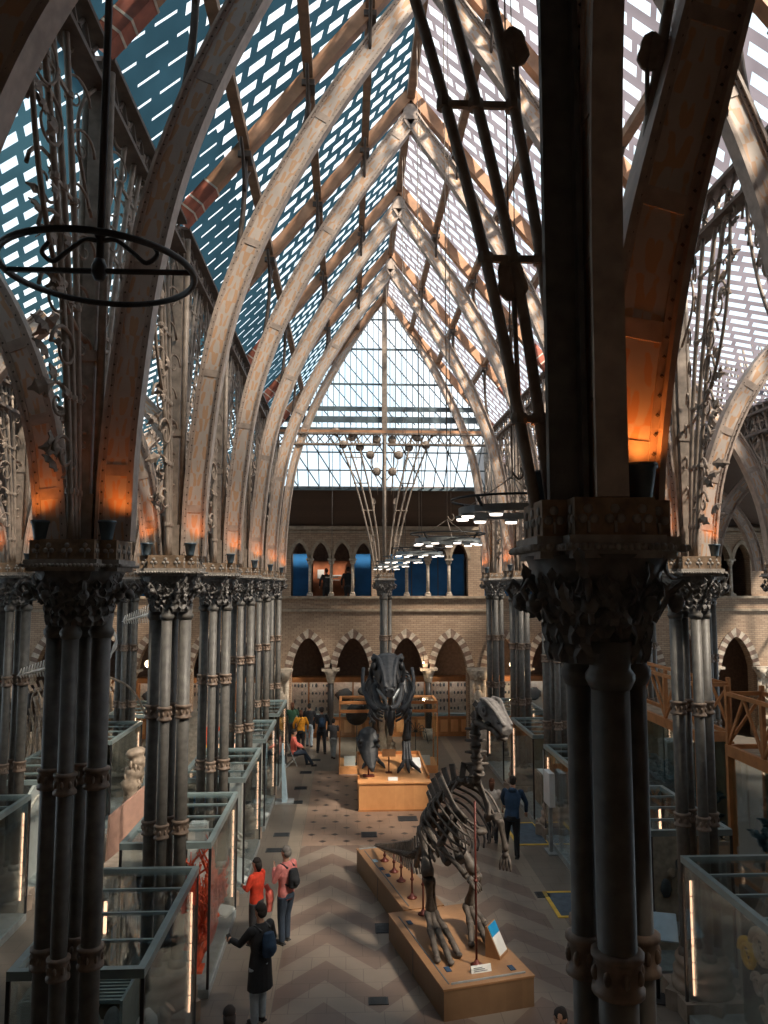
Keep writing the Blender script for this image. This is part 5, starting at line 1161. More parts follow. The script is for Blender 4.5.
# skull : long duckbill head turned to the right
def duck_skull():
    b = MB(); A = Vector(L(1.18, 1.08, 4.52)); B_ = Vector(L(1.36, .42, 4.22)); D = (B_-A); side = Vector((0, 0, 1)).cross(D).normalized(); U = D.normalized().cross(side); U = U if U.z > 0 else -U
    prof = [(-.02, .12, .11, .02), (.12, .19, .16, 0), (.30, .21, .17, .0), (.48, .19, .14, -.01), (.64, .155, .12, -.02), (.80, .125, .12, -.04), (.93, .10, .13, -.06), (1.0, .07, .12, -.09)]
    vs = []; n = 14
    for t, hh, ww, dz in prof:
        for j in range(n): a = 2*PI*j/n; vs.append(A+D*t+U*(dz+hh*math.sin(a))+side*ww*math.cos(a))
    b.add(vs, [(i*n+j, i*n+(j+1) % n, (i+1)*n+(j+1) % n, (i+1)*n+j) for i in range(len(prof)-1) for j in range(n)]+[tuple(reversed(range(n))), tuple((len(prof)-1)*n+j for j in range(n))], True)
    for s in (-1, 1):
        b.tube(catmull([A+D*.05+U*.15+side*s*.13, A+D*.3+U*.2+side*s*.15, A+D*.6+U*.12+side*s*.10, A+D*.95+U*.02+side*s*.08], 5), .035, 7); b.tube([A+D*.32+U*.03+side*s*.165+Vector((0, 0, .07*math.sin(x)))+D*.07*math.cos(x) for x in [2*PI*j/12 for j in range(12)]], .028, 6, closed=True)
        b.tube(catmull([A+D*.02-U*.02+side*s*.14, A+D*.08-U*.18+side*s*.13, A+D*.16-U*.30+side*s*.11], 4), .035, 6)
    for s in (-1, 1):      # eye and nostril hollows: dark lumps paint in their shade
        pass
    o = sk(b, 'skull', 'bone_skull'); o = remesh(o, .016, 1)
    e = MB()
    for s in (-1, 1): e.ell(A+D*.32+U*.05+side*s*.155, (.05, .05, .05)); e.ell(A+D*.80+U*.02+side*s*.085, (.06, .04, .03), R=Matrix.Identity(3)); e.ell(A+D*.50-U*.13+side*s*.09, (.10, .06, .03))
    sk(e, 'socket_shade', 'iron_dark')  # dark lumps paint the shade of the skull hollows
    j = MB()
    for s in (-1, 1): j.tube(catmull([A+D*.10-U*.28+side*s*.12, A+D*.35-U*.25+side*s*.11, A+D*.65-U*.20+side*s*.08, A+D*.92-U*.22+side*s*.09], 5), [.05, .06, .06, .06, .055, .05, .05, .05, .05, .045, .045, .045, .045, .05, .05, .055], 8)
    j.tube([A+D*.88-U*.22-side*.09, A+D*.98-U*.23, A+D*.88-U*.22+side*.09], .045, 7); sk(j, 'lower_jaw', 'bone_brown')
duck_skull()
b = MB(); vertebrae(b, [L(1.18, 1.10, 4.42), L(1.10, 1.22, 4.1), L(1.10, 1.22, 3.7), L(1.14, 1.25, 3.3), L(1.05, 1.38, 3.12)], .10, .125, lambda f: .10+.05*math.sin(f*40), step=.8); sk(b, 'neck_vertebrae')
b = MB(); back = vertebrae(b, [L(1.05, 1.38, 3.12), L(.90, 1.50, 3.12), L(.74, 1.72, 2.95), L(.62, 1.98, 2.62), L(.62, 2.15, 2.3), L(.64, 2.35, 2.0)], .085, .10, lambda f: .24, step=.72); sk(b, 'backbone')
b = MB(); vertebrae(b, [L(.64, 2.38, 1.95), L(.62, 2.75, 1.60), L(.63, 3.3, 1.32), L(.68, 4.1, 1.10), L(.70, 5.0, .86), L(.70, 5.8, .68), L(.69, 6.15, .60)], .10, .025, lambda f: .26*(1-f)+.02, down=.36); sk(b, 'tail_vertebrae')
wdir = Vector((math.cos(PA), math.sin(PA), 0)); ldir = Vector((-math.sin(PA), math.cos(PA), 0))
nb = len(back)
for i, (p, T, U, side, f) in enumerate(back):
    if f < .06 or f > .72: continue
    Lr = .62+.45*math.sin(PI*min(1, f/.75)); front = (-ldir*.85+Vector((0, 0, -.25))+wdir*.25)
    for s in (-1, 1):
        b = MB(); a = p+wdir*s*.10; m1 = p+wdir*s*(.34+.05*f)+front*.22-Vector((0, 0, .12)); m2 = p+wdir*s*.33+front*(Lr*.75)-Vector((0, 0, .30)); e = p+wdir*s*.17+front*Lr-Vector((0, 0, .42*(1-.2*f)))
        b.tube(catmull([a, m1, m2, e], 4), [.024]*6+[.020]*7, 6); sk(b, 'rib')
# shoulder blades
for s, nm in ((-1, 'l'), (1, 'r')):
    c = pl(.98+s*.30, 1.12, 2.75); b = MB(); top = pl(.86+s*.34, 1.48, 3.22); b.tube([top, top.lerp(c, .35), top.lerp(c, .7), c, pl(.98+s*.20, .92, 2.62)], [.13, .10, .08, .11, .10], 8, flat=.35, upv=tuple(wdir)); sk(b, 'shoulder_blade')
b = MB(); b.tube([pl(.90, .95, 2.50), pl(1.0, .84, 2.46), pl(1.1, .84, 2.46)], [.08, .13, .08], 8, flat=.5); sk(b, 'breastbone')
# arms : viewer-left arm reaches forward low, viewer-right arm hangs with claws
def hand(mb, c, d, n=4, L_=.22, spread=.16):
    c = Vector(c); d = Vector(d).normalized(); s_ = d.cross(Vector((0, 0, 1))); s_ = s_.normalized() if s_.length > .1 else Vector((1, 0, 0)); mb.ell(c, (.06, .06, .06), 8, 6, wob=.4)
    for i in range(n):
        o = (i-(n-1)/2)*spread/(n-1)*2; e = c+s_*o*.5+d*L_*.5; mb.tube([c+s_*o*.25, e, e+(d+s_*o*1.2-Vector((0, 0, .5))).normalized()*L_*.35, e+(d+s_*o*1.2-Vector((0, 0, .9))).normalized()*L_*.62], [.026, .030, .024, .010], 6)
b = MB(); bone(b, L(.66, 1.12, 2.68), L(.48, 1.40, 2.10), .05); sk(b, 'upper_arm')
b = MB(); bone(b, L(.48, 1.40, 2.10), L(.74, .88, 1.78), .038); bone(b, L(.52, 1.36, 2.03), L(.78, .90, 1.70), .028); sk(b, 'forearm')
b = MB(); hand(b, L(.80, .82, 1.70), Vector((.7, -.5, -.5))); sk(b, 'hand')
b = MB(); bone(b, L(1.22, 1.05, 2.62), L(1.28, .72, 2.70), .055); sk(b, 'upper_arm')
b = MB(); bone(b, L(1.28, .72, 2.68), L(1.40, .70, 2.15), .038); bone(b, L(1.33, .72, 2.66), L(1.44, .74, 2.15), .028); sk(b, 'forearm')
b = MB(); hand(b, L(1.40, .70, 2.08), Vector((-.15, -.25, -1))); sk(b, 'hand')
# pelvis
b = MB()
for s in (-1, 1):
    b.tube(catmull([pl(.64+s*.16, 1.75, 2.62), pl(.64+s*.20, 2.05, 2.38), pl(.64+s*.18, 2.4, 2.05)], 5), [.06, .08, .11, .13, .14, .14, .13, .11, .09, .07, .05], 8, flat=.4, upv=tuple(wdir))
    bone(b, pl(.64+s*.18, 2.0, 2.25), pl(.70+s*.12, 1.25, 1.85), .055, bend=(0, 0, -.05)); bone(b, pl(.64+s*.18, 2.1, 2.2), pl(.66+s*.10, 2.9, 1.25), .04)
sk(b, 'pelvis')
# legs
legs = [((.40, 2.05, 2.25), (.34, 1.62, 1.52), (.50, 1.92, .80), (.46, 1.70, .62), [(.20, .80), (.38, .66), (.60, .86)]),
        ((.90, 2.00, 2.22), (1.22, 1.58, 1.50), (1.24, 1.95, .82), (1.22, 1.75, .64), [(.94, 1.14), (1.20, 1.02), (1.36, 1.3)])]
for hp, kn, an, mt, toes in legs:
    b = MB(); bone(b, L(*hp), L(*kn), .085, 10, 1.5); sk(b, 'thigh_bone')
    b = MB(); bone(b, L(*kn), L(*an), .068, 10, 1.5); bone(b, L(kn[0]+.09, kn[1], kn[2]-.04), L(an[0]+.08, an[1], an[2]), .03); sk(b, 'shin_bone')
    ft = MB(); a = Vector(L(*an)); 
    for i, (tw, tl) in enumerate(toes):
        o = (i-1)*.085; m_ = Vector(L(mt[0]+o+(tw-mt[0])*.25, mt[1]-.30, .68)); bone(ft, a+wdir*o*.7, m_, .055, 8, 1.35)
    sk(ft, 'foot_bones')
    for i, (tw, tl) in enumerate(toes):
        o = (i-1)*.085; m_ = Vector(L(mt[0]+o+(tw-mt[0])*.25, mt[1]-.30, .68)); e = Vector(L(tw, tl, .52)); t = MB(); pts = [m_, m_.lerp(e, .35)+Vector((0, 0, .02)), m_.lerp(e, .7), e]; t.tube(pts, [.065, .05, .058, .045], 8); t.ell(e, (.06, .07, .045)); t.ell(m_.lerp(e, .45), (.06, .06, .055)); sk(t, 'toe')
# mounting rods (part of the mount but separate stands)
for i, (a, b_, top) in enumerate([(.78, .55, 3.05), (.60, 2.62, 1.5), (.63, 3.35, 1.15), (.69, 4.23, 1.0), (.70, 4.76, .86), (.70, 5.45, .70)]):
    z0 = .472 if b_ < 2.85 else .492; p = pl(a, b_, z0); b = MB(); b.lathe([(.10, 0), (.10, .015), (.05, .04), (.025, .09)], n=12); b.tube([(0, 0, .05), (0, 0, top-z0)], .018, 8); b.lathe([(.03, (top-z0)*.5), (.04, (top-z0)*.5+.02), (.03, (top-z0)*.5+.05)], n=10)
    o = b.build('support_rod', M['red_rod']); o.location = p; tag(o, 'dark red support rod under the brown skeleton, ' + ['tall one in front', 'behind its legs', 'first under the tail', 'second under the tail', 'third under the tail', 'last under the tail'][i], 'support rod', 'support rods of the brown skeleton')

# ------------------------------------------------------------------ black dinosaur
TR = empty('tyrant_skeleton', (1.4, 25.0, .82), 0, 'huge black dinosaur skeleton facing the camera on the bright plinth', 'dinosaur skeleton'); TO = Vector((1.4, 25.0, .82))
def tk(mb, name, mat='bone_black'): return sk(mb, name, mat, TR, TO)
def rex_skull():
    b = MB(); hx = 1.20; hy = 22.1
    prof = [(22.05, 3.55, .13, .12), (22.2, 3.65, .20, .24), (22.5, 3.80, .24, .34), (22.8, 3.95, .29, .42), (23.05, 4.08, .40, .46), (23.25, 4.15, .46, .44), (23.4, 4.15, .38, .34)]
    vs = []; n = 16
    for y, z, ww, hh in prof:
        for j in range(n): a = 2*PI*j/n; vs.append((hx+ww*math.copysign(abs(math.cos(a))**.8, math.cos(a)), y, z+hh*math.copysign(abs(math.sin(a))**.8, math.sin(a))))
    b.add(vs, [(i*n+j, i*n+(j+1) % n, (i+1)*n+(j+1) % n, (i+1)*n+j) for i in range(len(prof)-1) for j in range(n)]+[tuple(reversed(range(n))), tuple((len(prof)-1)*n+j for j in range(n))], True)
    for s in (-1, 1):
        b.tube(catmull([(hx+s*.12, 22.1, 3.70), (hx+s*.17, 22.5, 4.08), (hx+s*.28, 22.95, 4.42), (hx+s*.42, 23.2, 4.52)], 5), .06, 8); b.ell((hx+s*.40, 23.12, 4.42), (.10, .12, .09), wob=.3); b.tube(catmull([(hx+s*.42, 23.2, 4.3), (hx+s*.50, 23.3, 4.0), (hx+s*.44, 23.3, 3.7)], 5), .06, 8)
    o = tk(b, 'skull'); remesh(o, .022, 1)
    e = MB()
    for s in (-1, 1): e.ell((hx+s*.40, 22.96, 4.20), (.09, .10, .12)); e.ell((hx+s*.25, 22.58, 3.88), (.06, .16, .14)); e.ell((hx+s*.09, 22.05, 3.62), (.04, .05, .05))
    tk(e, 'socket_shade', 'black')  # black lumps stand for shade inside the skull openings
    for s in (-1, 1):
        t = MB()
        for k in range(11): y = 22.1+k*.085; t.tube([(hx+s*(.10+.022*k), y, 3.46+.012*k), (hx+s*(.10+.022*k), y-.02, 3.30+.012*k)], [.024, .004], 6)
        tk(t, 'tooth_row', 'ringgrey')
    j = MB()
    for s in (-1, 1): j.tube(catmull([(hx+s*.40, 23.2, 3.62), (hx+s*.33, 22.8, 3.30), (hx+s*.20, 22.4, 3.14), (hx, 22.15, 3.12)], 6), [.10]*8+[.08]*11, 8)
    tk(j, 'lower_jaw')
rex_skull()
b = MB(); vertebrae(b, [(1.2, 23.4, 4.15), (1.2, 23.75, 4.0), (1.25, 24.15, 3.75), (1.3, 24.5, 3.65)], .15, .16, lambda f: .16); tk(b, 'neck_vertebrae')
b = MB(); rexback = vertebrae(b, [(1.3, 24.5, 3.65), (1.35, 25.1, 3.75), (1.4, 25.8, 3.75), (1.4, 26.5, 3.6)], .15, .16, lambda f: .28); tk(b, 'backbone')
b = MB(); vertebrae(b, [(1.4, 26.5, 3.6), (1.42, 27.2, 3.5), (1.45, 28.3, 3.4), (1.5, 29.4, 3.45), (1.6, 30.4, 3.6)], .14, .03, lambda f: .22*(1-f)+.02, down=.3); tk(b, 'tail_vertebrae')
for i, (p, T, U, side, f) in enumerate(rexback):
    if f > .85: continue
    for s in (-1, 1):
        b = MB(); R1 = .72-.15*f; b.tube(catmull([p+Vector((s*.12, 0, 0)), p+Vector((s*R1*.9, -.05, .0)), p+Vector((s*R1, -.12, -.55)), p+Vector((s*R1*.62, -.22, -1.1)), p+Vector((s*.2, -.28, -1.25))], 4), .035, 6); tk(b, 'rib')
for s in (-1, 1):
    b = MB(); b.tube(catmull([(1.3+s*.78, 25.0, 3.95), (1.3+s*.80, 24.6, 3.5), (1.3+s*.60, 24.2, 3.0), (1.3+s*.35, 24.0, 2.75)], 5), [.06]*6+[.09]*10, 8, flat=.6); tk(b, 'shoulder_blade')
    b = MB(); bone(b, (1.3+s*.55, 24.2, 2.95), (1.3+s*.62, 24.0, 2.62), .045); bone(b, (1.3+s*.62, 24.0, 2.62), (1.3+s*.55, 23.75, 2.55), .03); hand(b, (1.3+s*.54, 23.7, 2.52), (0, -1, -.3), 2, .16); tk(b, 'arm')
    b = MB(); b.tube(catmull([(1.4+s*.30, 25.7, 3.95), (1.4+s*.34, 26.2, 3.9), (1.4+s*.30, 26.9, 3.6)], 5), [.12, .18, .24, .27, .28, .28, .26, .22, .18, .14, .1], 8, flat=.3, upv=(1, 0, 0)); bone(b, (1.4+s*.2, 26.1, 3.3), (1.4+s*.06, 25.6, 2.2), .08); bone(b, (1.4+s*.2, 26.3, 3.3), (1.4+s*.08, 27.0, 2.5), .06); tk(b, 'pelvis')
b = MB(); b.tube(catmull([(1.42, 25.4, 2.55), (1.40, 25.35, 2.2), (1.42, 25.4, 1.75)], 4), [.08, .10, .12, .13, .13, .12, .10, .08, .06], 8, flat=.6); tk(b, 'pubis_boot')
for hp, kn, an, tw in (((1.83, 26.0, 3.45), (1.93, 25.3, 2.60), (1.93, 25.6, 1.55), 1.92), ((.95, 26.0, 3.45), (.88, 25.0, 2.55), (.92, 25.9, 1.75), .85)):
    b = MB(); bone(b, hp, kn, .13, 10, 1.4); tk(b, 'thigh_bone')
    b = MB(); bone(b, kn, an, .095, 10, 1.5); bone(b, (kn[0]+.12, kn[1], kn[2]), (an[0]+.1, an[1], an[2]), .04); tk(b, 'shin_bone')
    b = MB()
    for q in (-1, 0, 1): bone(b, (an[0]+q*.07, an[1], an[2]), (tw+q*.10, an[1]-.55 if tw > 1 else an[1]-.2, 1.0), .06, 8, 1.3)
    tk(b, 'foot_bones')
    for q in (-1, 0, 1):
        y0 = an[1]-.55 if tw > 1 else an[1]-.2; t = MB(); t.tube(catmull([(tw+q*.10, y0, 1.0), (tw+q*.20, y0-.30, .93), (tw+q*.30, y0-.62, .90), (tw+q*.36, y0-.85, .85)], 4), [.07]*4+[.06]*4+[.055, .045, .035, .025, .015], 8); tk(t, 'toe')
# loose horned skull on the plinth
r = empty('dark_skull_model', (.66, 23.95, .82), 0, 'dark green grey beaked skull cast standing on the bright plinth, left', 'skull'); O3 = Vector((.66, 23.95, .82))
b = MB(); vs = []; n = 14
for (x, y, z, ww, hh) in [(.0, .20, 1.42, .10, .06), (-.02, .12, 1.32, .26, .12), (-.03, .02, 1.12, .34, .20), (-.02, -.08, .88, .32, .24), (.02, -.2, .62, .24, .22), (.07, -.32, .42, .14, .16), (.10, -.40, .26, .06, .07)]:
    for j in range(n): a = 2*PI*j/n; vs.append((x+ww*math.cos(a), y+hh*math.sin(a)*.9, z+hh*math.sin(a)*.5))
b.add(vs, [(i*n+j, i*n+(j+1) % n, (i+1)*n+(j+1) % n, (i+1)*n+j) for i in range(6) for j in range(n)]+[tuple(range(n)), tuple(6*n+j for j in reversed(range(n)))], True)
for s in (-1, 1): b.tube(catmull([(s*.22-.02, -.1, 1.05), (s*.30, -.28, 1.1), (s*.26, -.42, 1.2)], 4), [.06, .055, .05, .045, .04, .03, .025, .02, .012], 7)
o = b.build('skull', M['bone_black'], r); remesh(o, .02, 1)
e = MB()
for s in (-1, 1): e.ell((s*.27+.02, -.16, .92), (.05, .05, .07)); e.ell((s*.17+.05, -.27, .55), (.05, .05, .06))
e.build('socket_shade', M['black'], r); e = MB(); e.ell((.10, -.40, .30), (.05, .03, .08)); e.build('painted_beak', M['coral'], r)  # black lumps in place of shaded socket hollows
MB().cyl(0, .05, 0, .9, .025).box((0, .05, .012), (.35, .3, .024)).build('stand', M['red_rod'], r)
r = empty('small_lectern', (1.30, 24.4, .82), 0, 'tiny wooden lectern label between the black dinosaur legs', 'lectern')
MB().cyl(0, 0, 0, .55, .02).box((0, 0, .01), (.2, .2, .02)).build('post', M['red_rod'], r); MB().box((0, -.02, .60), (.42, .05, .22), rx=-.5).build('panel', M['plinth_wood'], r)

# ------------------------------------------------------------------ white skeletons hanging at left
def saw_jaw(name, p0, p1, lab, n=26, hgt=.30):
    r = empty(name, p0, 0, lab, 'fish skeleton', 'pale fish skeletons hanging at left'); a = Vector((0, 0, 0)); d = Vector(p1)-Vector(p0)
    b = MB(); b.tube([a, d*.15, d*.4, d*.7, d], [.012, .05, .085, .12, .14], 10, flat=.4); b.build('backbone', M['bone_white'], r)
    u = MB()
    for i in range(n):
        t = (i+1)/n; h = hgt*(.35+.65*t); u.tube([d*t, d*t+Vector((.03, 0, h))], [.024, .010], 5)
    u.build('upper_spines', M['bone_white'], r)
    u = MB()
    for i in range(n): t = (i+1)/n; h = hgt*.9*(.2+.8*t); u.tube([d*t, d*t+Vector((.03, 0, -h))], [.022, .009], 5)
    u.build('lower_spines', M['bone_white'], r); w2 = MB(); xx_ = p0[0]+d.x*.5; w2.tube([d*.5, d*.5+Vector((0, 0, 12.45-(XL-.1-xx_)/4.1*1.55-p0[2]))], .006, 4); w2.build('wire', M['iron_light'], r)
saw_jaw('fish_skeleton', (-6.05, 14.6, 4.95), (-4.9, 15.0, 5.22), 'white spiny fish skeleton pointing left beside the first left column')
saw_jaw('fish_skeleton', (-5.45, 19.0, 5.72), (-4.35, 19.3, 6.02), 'white spiny fish skeleton between the first and second left columns', 22, .36)
r = empty('whale_skull', (-5.62, 18.45, 0), 0, 'pale looped jaw bone on long dark legs behind the first left column', 'jaw bone')
b = MB(); b.tube(catmull([(0, 0, 4.5), (.06, 0, 4.95), (-.02, 0, 5.35), (.12, 0, 5.5), (.22, 0, 5.3), (.14, 0, 5.05), (.05, 0, 4.9)], 5), [.035+.015*math.sin(i*.9) for i in range(31)], 8); b.build('jaw_loop', M['bone_white'], r)
b = MB(); b.tube(catmull([(0, 0, 4.5), (.5, .2, 4.2), (.85, .3, 3.6), (1.0, .3, 3.0), (1.02, .3, 0.02)], 5), .03, 6); b.tube([(0, 0, 4.5), (-.35, .2, .02)], .025, 6); b.build('support', M['bone_tan'], r)
def quadruped(x, y, s, lab, rz=0):
    r = empty('mammal_skeleton', (x, y, 0), rz, lab, 'mammal skeleton', 'tan mammal skeletons at left')
    MB().boxb(-1.3*s, 1.3*s, -.45*s, .45*s, 0, .3).build('base', M['black'], r)
    b = MB(); bb = vertebrae(b, [(-1.2*s, 0, 1.9*s), (-.6*s, 0, 2.0*s), (.2*s, 0, 2.05*s), (.9*s, 0, 1.95*s), (1.2*s, 0, 1.5*s)], .06*s, .04*s, lambda f: .14*s); b.build('backbone', M['bone_tan'], r)
    for p, T, U, side, f in bb:
        if .15 < f < .62:
            for q in (-1, 1): c = MB(); c.tube(catmull([p, p+Vector((0, q*.3*s, -.2*s)), p+Vector((0, q*.3*s, -.6*s)), p+Vector((0, q*.06*s, -.85*s))], 4), .022*s, 5); c.build('rib', M['bone_tan'], r)
    for q in (-1, 1):
        for xx in (-.75, .85): c = MB(); bone(c, (xx*s, q*.2*s, 1.8*s), (xx*s+.12*s, q*.22*s, 1.1*s), .05*s); bone(c, (xx*s+.12*s, q*.22*s, 1.1*s), (xx*s, q*.22*s, .32), .04*s); c.build('leg', M['bone_tan'], r)
    b = MB(); b.ell((-1.45*s, 0, 1.95*s), (.32*s, .14*s, .18*s), wob=.4); b.ell((-1.75*s, 0, 1.82*s), (.2*s, .09*s, .10*s), wob=.3); b.build('skull', M['bone_tan'], r)
quadruped(-9.4, 23.2, 1.35, 'tall tan mammal skeleton far left, beyond the outer cases', .5)
quadruped(-10.4, 18.6, 1.7, 'large brown mammal skeleton at the far left edge', .9)
quadruped(-9.9, 28.6, 1.5, 'mid brown mammal skeleton by the far left arches', .7)
# ================================================================== PEOPLE
def person(lab, x, y, z=0, yaw=0, h=1.72, top='navy', legs_='denim', hair='hairdark', hairlen=0, arms=None, feet=None, sit=False, lean=0, build_=1.0, far=False, bag=None, skirt=False, hands='five', headturn=0, long_coat=False, extra=None):
    """figure facing local +Y; lengths in units of height"""
    r = empty('person', (x, y, z), yaw, lab, 'person'); vox = .018 if far else .011
    V = lambda a, b, c: Vector((a*h, b*h, c*h))
    hipz = .30 if sit else .50; ln = lean; bw = build_
    hip = V(0, 0, hipz); chest = hip+V(0, ln*.6, .21); neck = hip+V(0, ln*.95, .325); head = hip+V(0, ln*1.1+.012, .425)
    sh = [neck+V(s*.105*bw, 0, -.025) for s in (-1, 1)]
    arms = arms or [((-.17, .02, -.17), (-.16, .08, -.32)), ((.17, .02, -.17), (.16, .08, -.32))]
    A = [(sh[i], neck+V(*arms[i][0]), neck+V(*arms[i][1])) for i in (0, 1)]
    feet = feet or [(-.055, 0), (.055, .03)]
    F_ = []
    for i, s in enumerate((-1, 1)):
        hj = hip+V(s*.052, 0, -.01); fx, fy = feet[i]; an = V(fx, fy, .045)
        kn = (hj+an)/2+V(0, .018, 0.01) if not sit else V(s*.075, .25, .285)
        F_.append((hj, kn, an))
    # body, one continuous skin surface
    b = MB(); b.tube([hip+V(0, 0, -.03), hip+V(0, 0, .03), hip+V(0, ln*.3, .11), chest, neck+V(0, -.003, -.02)], [.075*h, .078*h, .066*h, .085*h, .04*h], 14, flat=.72, upv=(0, 1, 0)) if False else None
    def torso(mb, g):
        pts = [hip+V(0, 0, -.04), hip+V(0, 0, .02), hip+V(0, ln*.3, .10), chest, hip+V(0, ln*.85, .285), neck]
        ws = [.080, .088, .080, .098, .088, .038]; ds = [.062, .066, .058, .068, .052, .036]; vs = []; n = 16
        for p, ww, dd in zip(pts, ws, ds):
            for j in range(n): a = 2*PI*j/n; vs.append(p+Vector(((ww*bw*h+g)*math.cos(a), (dd*bw*h+g)*math.sin(a), 0)))
        k = len(pts); mb.add(vs, [(i*n+j, i*n+(j+1) % n, (i+1)*n+(j+1) % n, (i+1)*n+j) for i in range(k-1) for j in range(n)]+[tuple(reversed(range(n))), tuple((k-1)*n+j for j in range(n))], True)
    torso(b, 0)
    b.tube([neck-V(0, 0, .02), neck+V(0, .008, .035), head-V(0, 0, .03)], [.036*h, .032*h, .033*h], 10)
    R = Matrix.Rotation(headturn, 3, 'Z'); hd = lambda a, b_, c: head+R @ V(a, b_, c)
    b.ell(hd(0, -.004, .018), (.043*h, .054*h, .052*h), 14, 10, R); b.ell(hd(0, .014, -.022), (.034*h, .038*h, .036*h), 12, 8, R)
    b.tube([hd(0, .048, .012), hd(0, .062, -.008), hd(0, .050, -.014)], [.006*h, .0095*h, .008*h], 6); b.tube([hd(-.012, .049, -.03), hd(.012, .049, -.03)], .0055*h, 6)
    for s in (-1, 1): b.ell(hd(s*.044, -.002, .0), (.006*h, .012*h, .018*h), 8, 6, R)
    for i, s in enumerate((-1, 1)):
        a0, a1, a2 = A[i]; b.tube([a0, a0.lerp(a1, .5), a1, a1.lerp(a2, .5), a2], [.030*h, .027*h, .022*h, .021*h, .014*h], 9)
        d = (a2-a1).normalized(); pal = a2+d*.028*h; sd = d.cross(Vector((0, 1, .2))).normalized(); nn = d.cross(sd).normalized()
        b.tube([a2, a2+d*.02*h, a2+d*.046*h], [.013*h, .019*h, .017*h], 9, flat=.6, upv=tuple(nn))
        if not far:
            for k in range(4):
                o = (k-1.5)*.0105*h; L_ = (.034, .040, .038, .030)[k]*h; p0 = a2+d*.044*h+sd*o; p1 = p0+d*L_*.5-nn*s*.003*h; p2 = p1+(d*.7+nn*s*.6).normalized()*L_*.5; b.tube([p0-d*.01*h, p1, p2], [.0056*h, .0052*h, .0042*h], 6)
            p0 = a2+d*.012*h+sd*-.014*h; b.tube([p0, p0+(d*.7-sd*.6).normalized()*.02*h, p0+(d*.95-sd*.3).normalized()*.04*h], [.006*h, .0058*h, .0045*h], 6)
        else:
            for k in range(4): o = (k-1.5)*.0105*h; b.tube([a2+d*.03*h+sd*o, a2+d*(.075-.003*abs(k-1.5))*h+sd*o], [.006*h, .005*h], 5)
    for hj, kn, an in F_:
        b.tube([hj, hj.lerp(kn, .5), kn, kn.lerp(an, .35), an], [.050*h, .042*h, .030*h, .031*h, .019*h], 10); b.tube([an, an+V(0, .05, -.025)], [.02*h, .018*h], 8)
    o = b.build('body', M['skin'], r); remesh(o, vox, 2)
    # clothes
    c = MB(); torso(c, .012*h); 
    for i in (0, 1):
        a0, a1, a2 = A[i]; c.ell(a0, (.038*h, .036*h, .034*h)); c.tube([a0, a0.lerp(a1, .5), a1, a1.lerp(a2, .5), a2-(a2-a1)*.06], [.040*h, .036*h, .031*h, .028*h, .023*h], 10)
    if long_coat:
        vs = []; n = 16
        for zz, ww, dd in ((.10, .095, .075), (0, .108, .088), (-.12, .115, .095), (-.20, .122, .10)):
            for j in range(n): a = 2*PI*j/n; vs.append(hip+Vector((ww*h*math.cos(a), dd*h*math.sin(a), zz*h)))
        c.add(vs, [(i*n+j, i*n+(j+1) % n, (i+1)*n+(j+1) % n, (i+1)*n+j) for i in range(3) for j in range(n)]+[tuple(reversed(range(n))), tuple(3*n+j for j in range(n))], True)
    c.tube([neck+V(0, -.005, -.03), neck+V(0, 0, .012)], [.048*h, .042*h], 12)
    if top == 'navy' and not far: c.ell(neck+V(0, -.05, .0), (.055*h, .035*h, .035*h))
    o = c.build('jacket', M[top], r); remesh(o, vox, 3)
    t = MB()
    t.tube([hip+V(0, 0, .03), hip+V(0, 0, -.03)], [.086*h, .088*h], 14)
    for hj, kn, an in F_: t.tube([hj, hj.lerp(kn, .5), kn, kn.lerp(an, .5), an+V(0, 0, -.012)], [.060*h, .053*h, .042*h, .038*h, .034*h], 12)
    o = t.build('trousers', M[legs_], r); remesh(o, vox, 3)
    for hj, kn, an in F_:
        s_ = MB(); s_.ell(V(an.x/h, an.y/h+.028, .024), (.027*h, .068*h, .022*h), 12, 6); s_.boxb(an.x-.024*h, an.x+.024*h, an.y-.035*h, an.y+.085*h, 0, .012*h); s_.build('shoe', M['shoe'], r)
    hb = MB(); hb.ell(hd(0, -.010, .028), (.047*h, .056*h, .050*h), 14, 8, R, wob=.15); hb.ell(hd(0, -.028, .0), (.046*h, .040*h, .048*h), 12, 8, R, wob=.1)
    if hairlen:
        hb.tube([hd(0, -.03, .02), hd(0, -.042, -.03), hd(0, -.045, -.03-hairlen)], [.046*h, .044*h, .026*h], 10, flat=.8)
    ob = hb.build('hair', M[hair], r)
    e = MB()
    for s in (-1, 1): e.ell(hd(s*.017, .046, .004), (.005*h, .004*h, .004*h), 8, 6)
    e.build('eye', M['hairdark'], r)
    if bag == 'backpack':
        g = MB(); g.tube([chest+V(0, -.10, -.12), chest+V(0, -.11, -.02), chest+V(0, -.10, .07)], [.06*h, .072*h, .05*h], 12, flat=.7); g.ell(chest+V(0, -.15, -.05), (.045*h, .03*h, .05*h)); k = g.build('backpack', M['coatblack' if top != 'coatblack' else 'navy'], r); remesh(k, .016, 2)
        g = MB()
        for s in (-1, 1): g.tube(catmull([chest+V(s*.05, -.08, -.10), chest+V(s*.085, .02, -.05), chest+V(s*.07, .075, .02), chest+V(s*.06, .03, .105), chest+V(s*.05, -.07, .08)], 4), .010*h, 6)
        g.build('strap', M['black'], r)
    if bag == 'shoulder':
        g = MB(); g.box(tuple(hip+V(-.13, 0, -.03)), (.07*h, .16*h, .15*h)); k = g.build('shoulder_bag', M['dkgrey'], r); remesh(k, .014, 3)
        g = MB(); g.tube(catmull([hip+V(-.12, 0, .04), chest+V(-.03, .08, .05), neck+V(.06, .02, -.005), chest+V(-.02, -.085, .05), hip+V(-.12, -.02, .04)], 5), .007*h, 6); g.build('strap', M['black'], r)
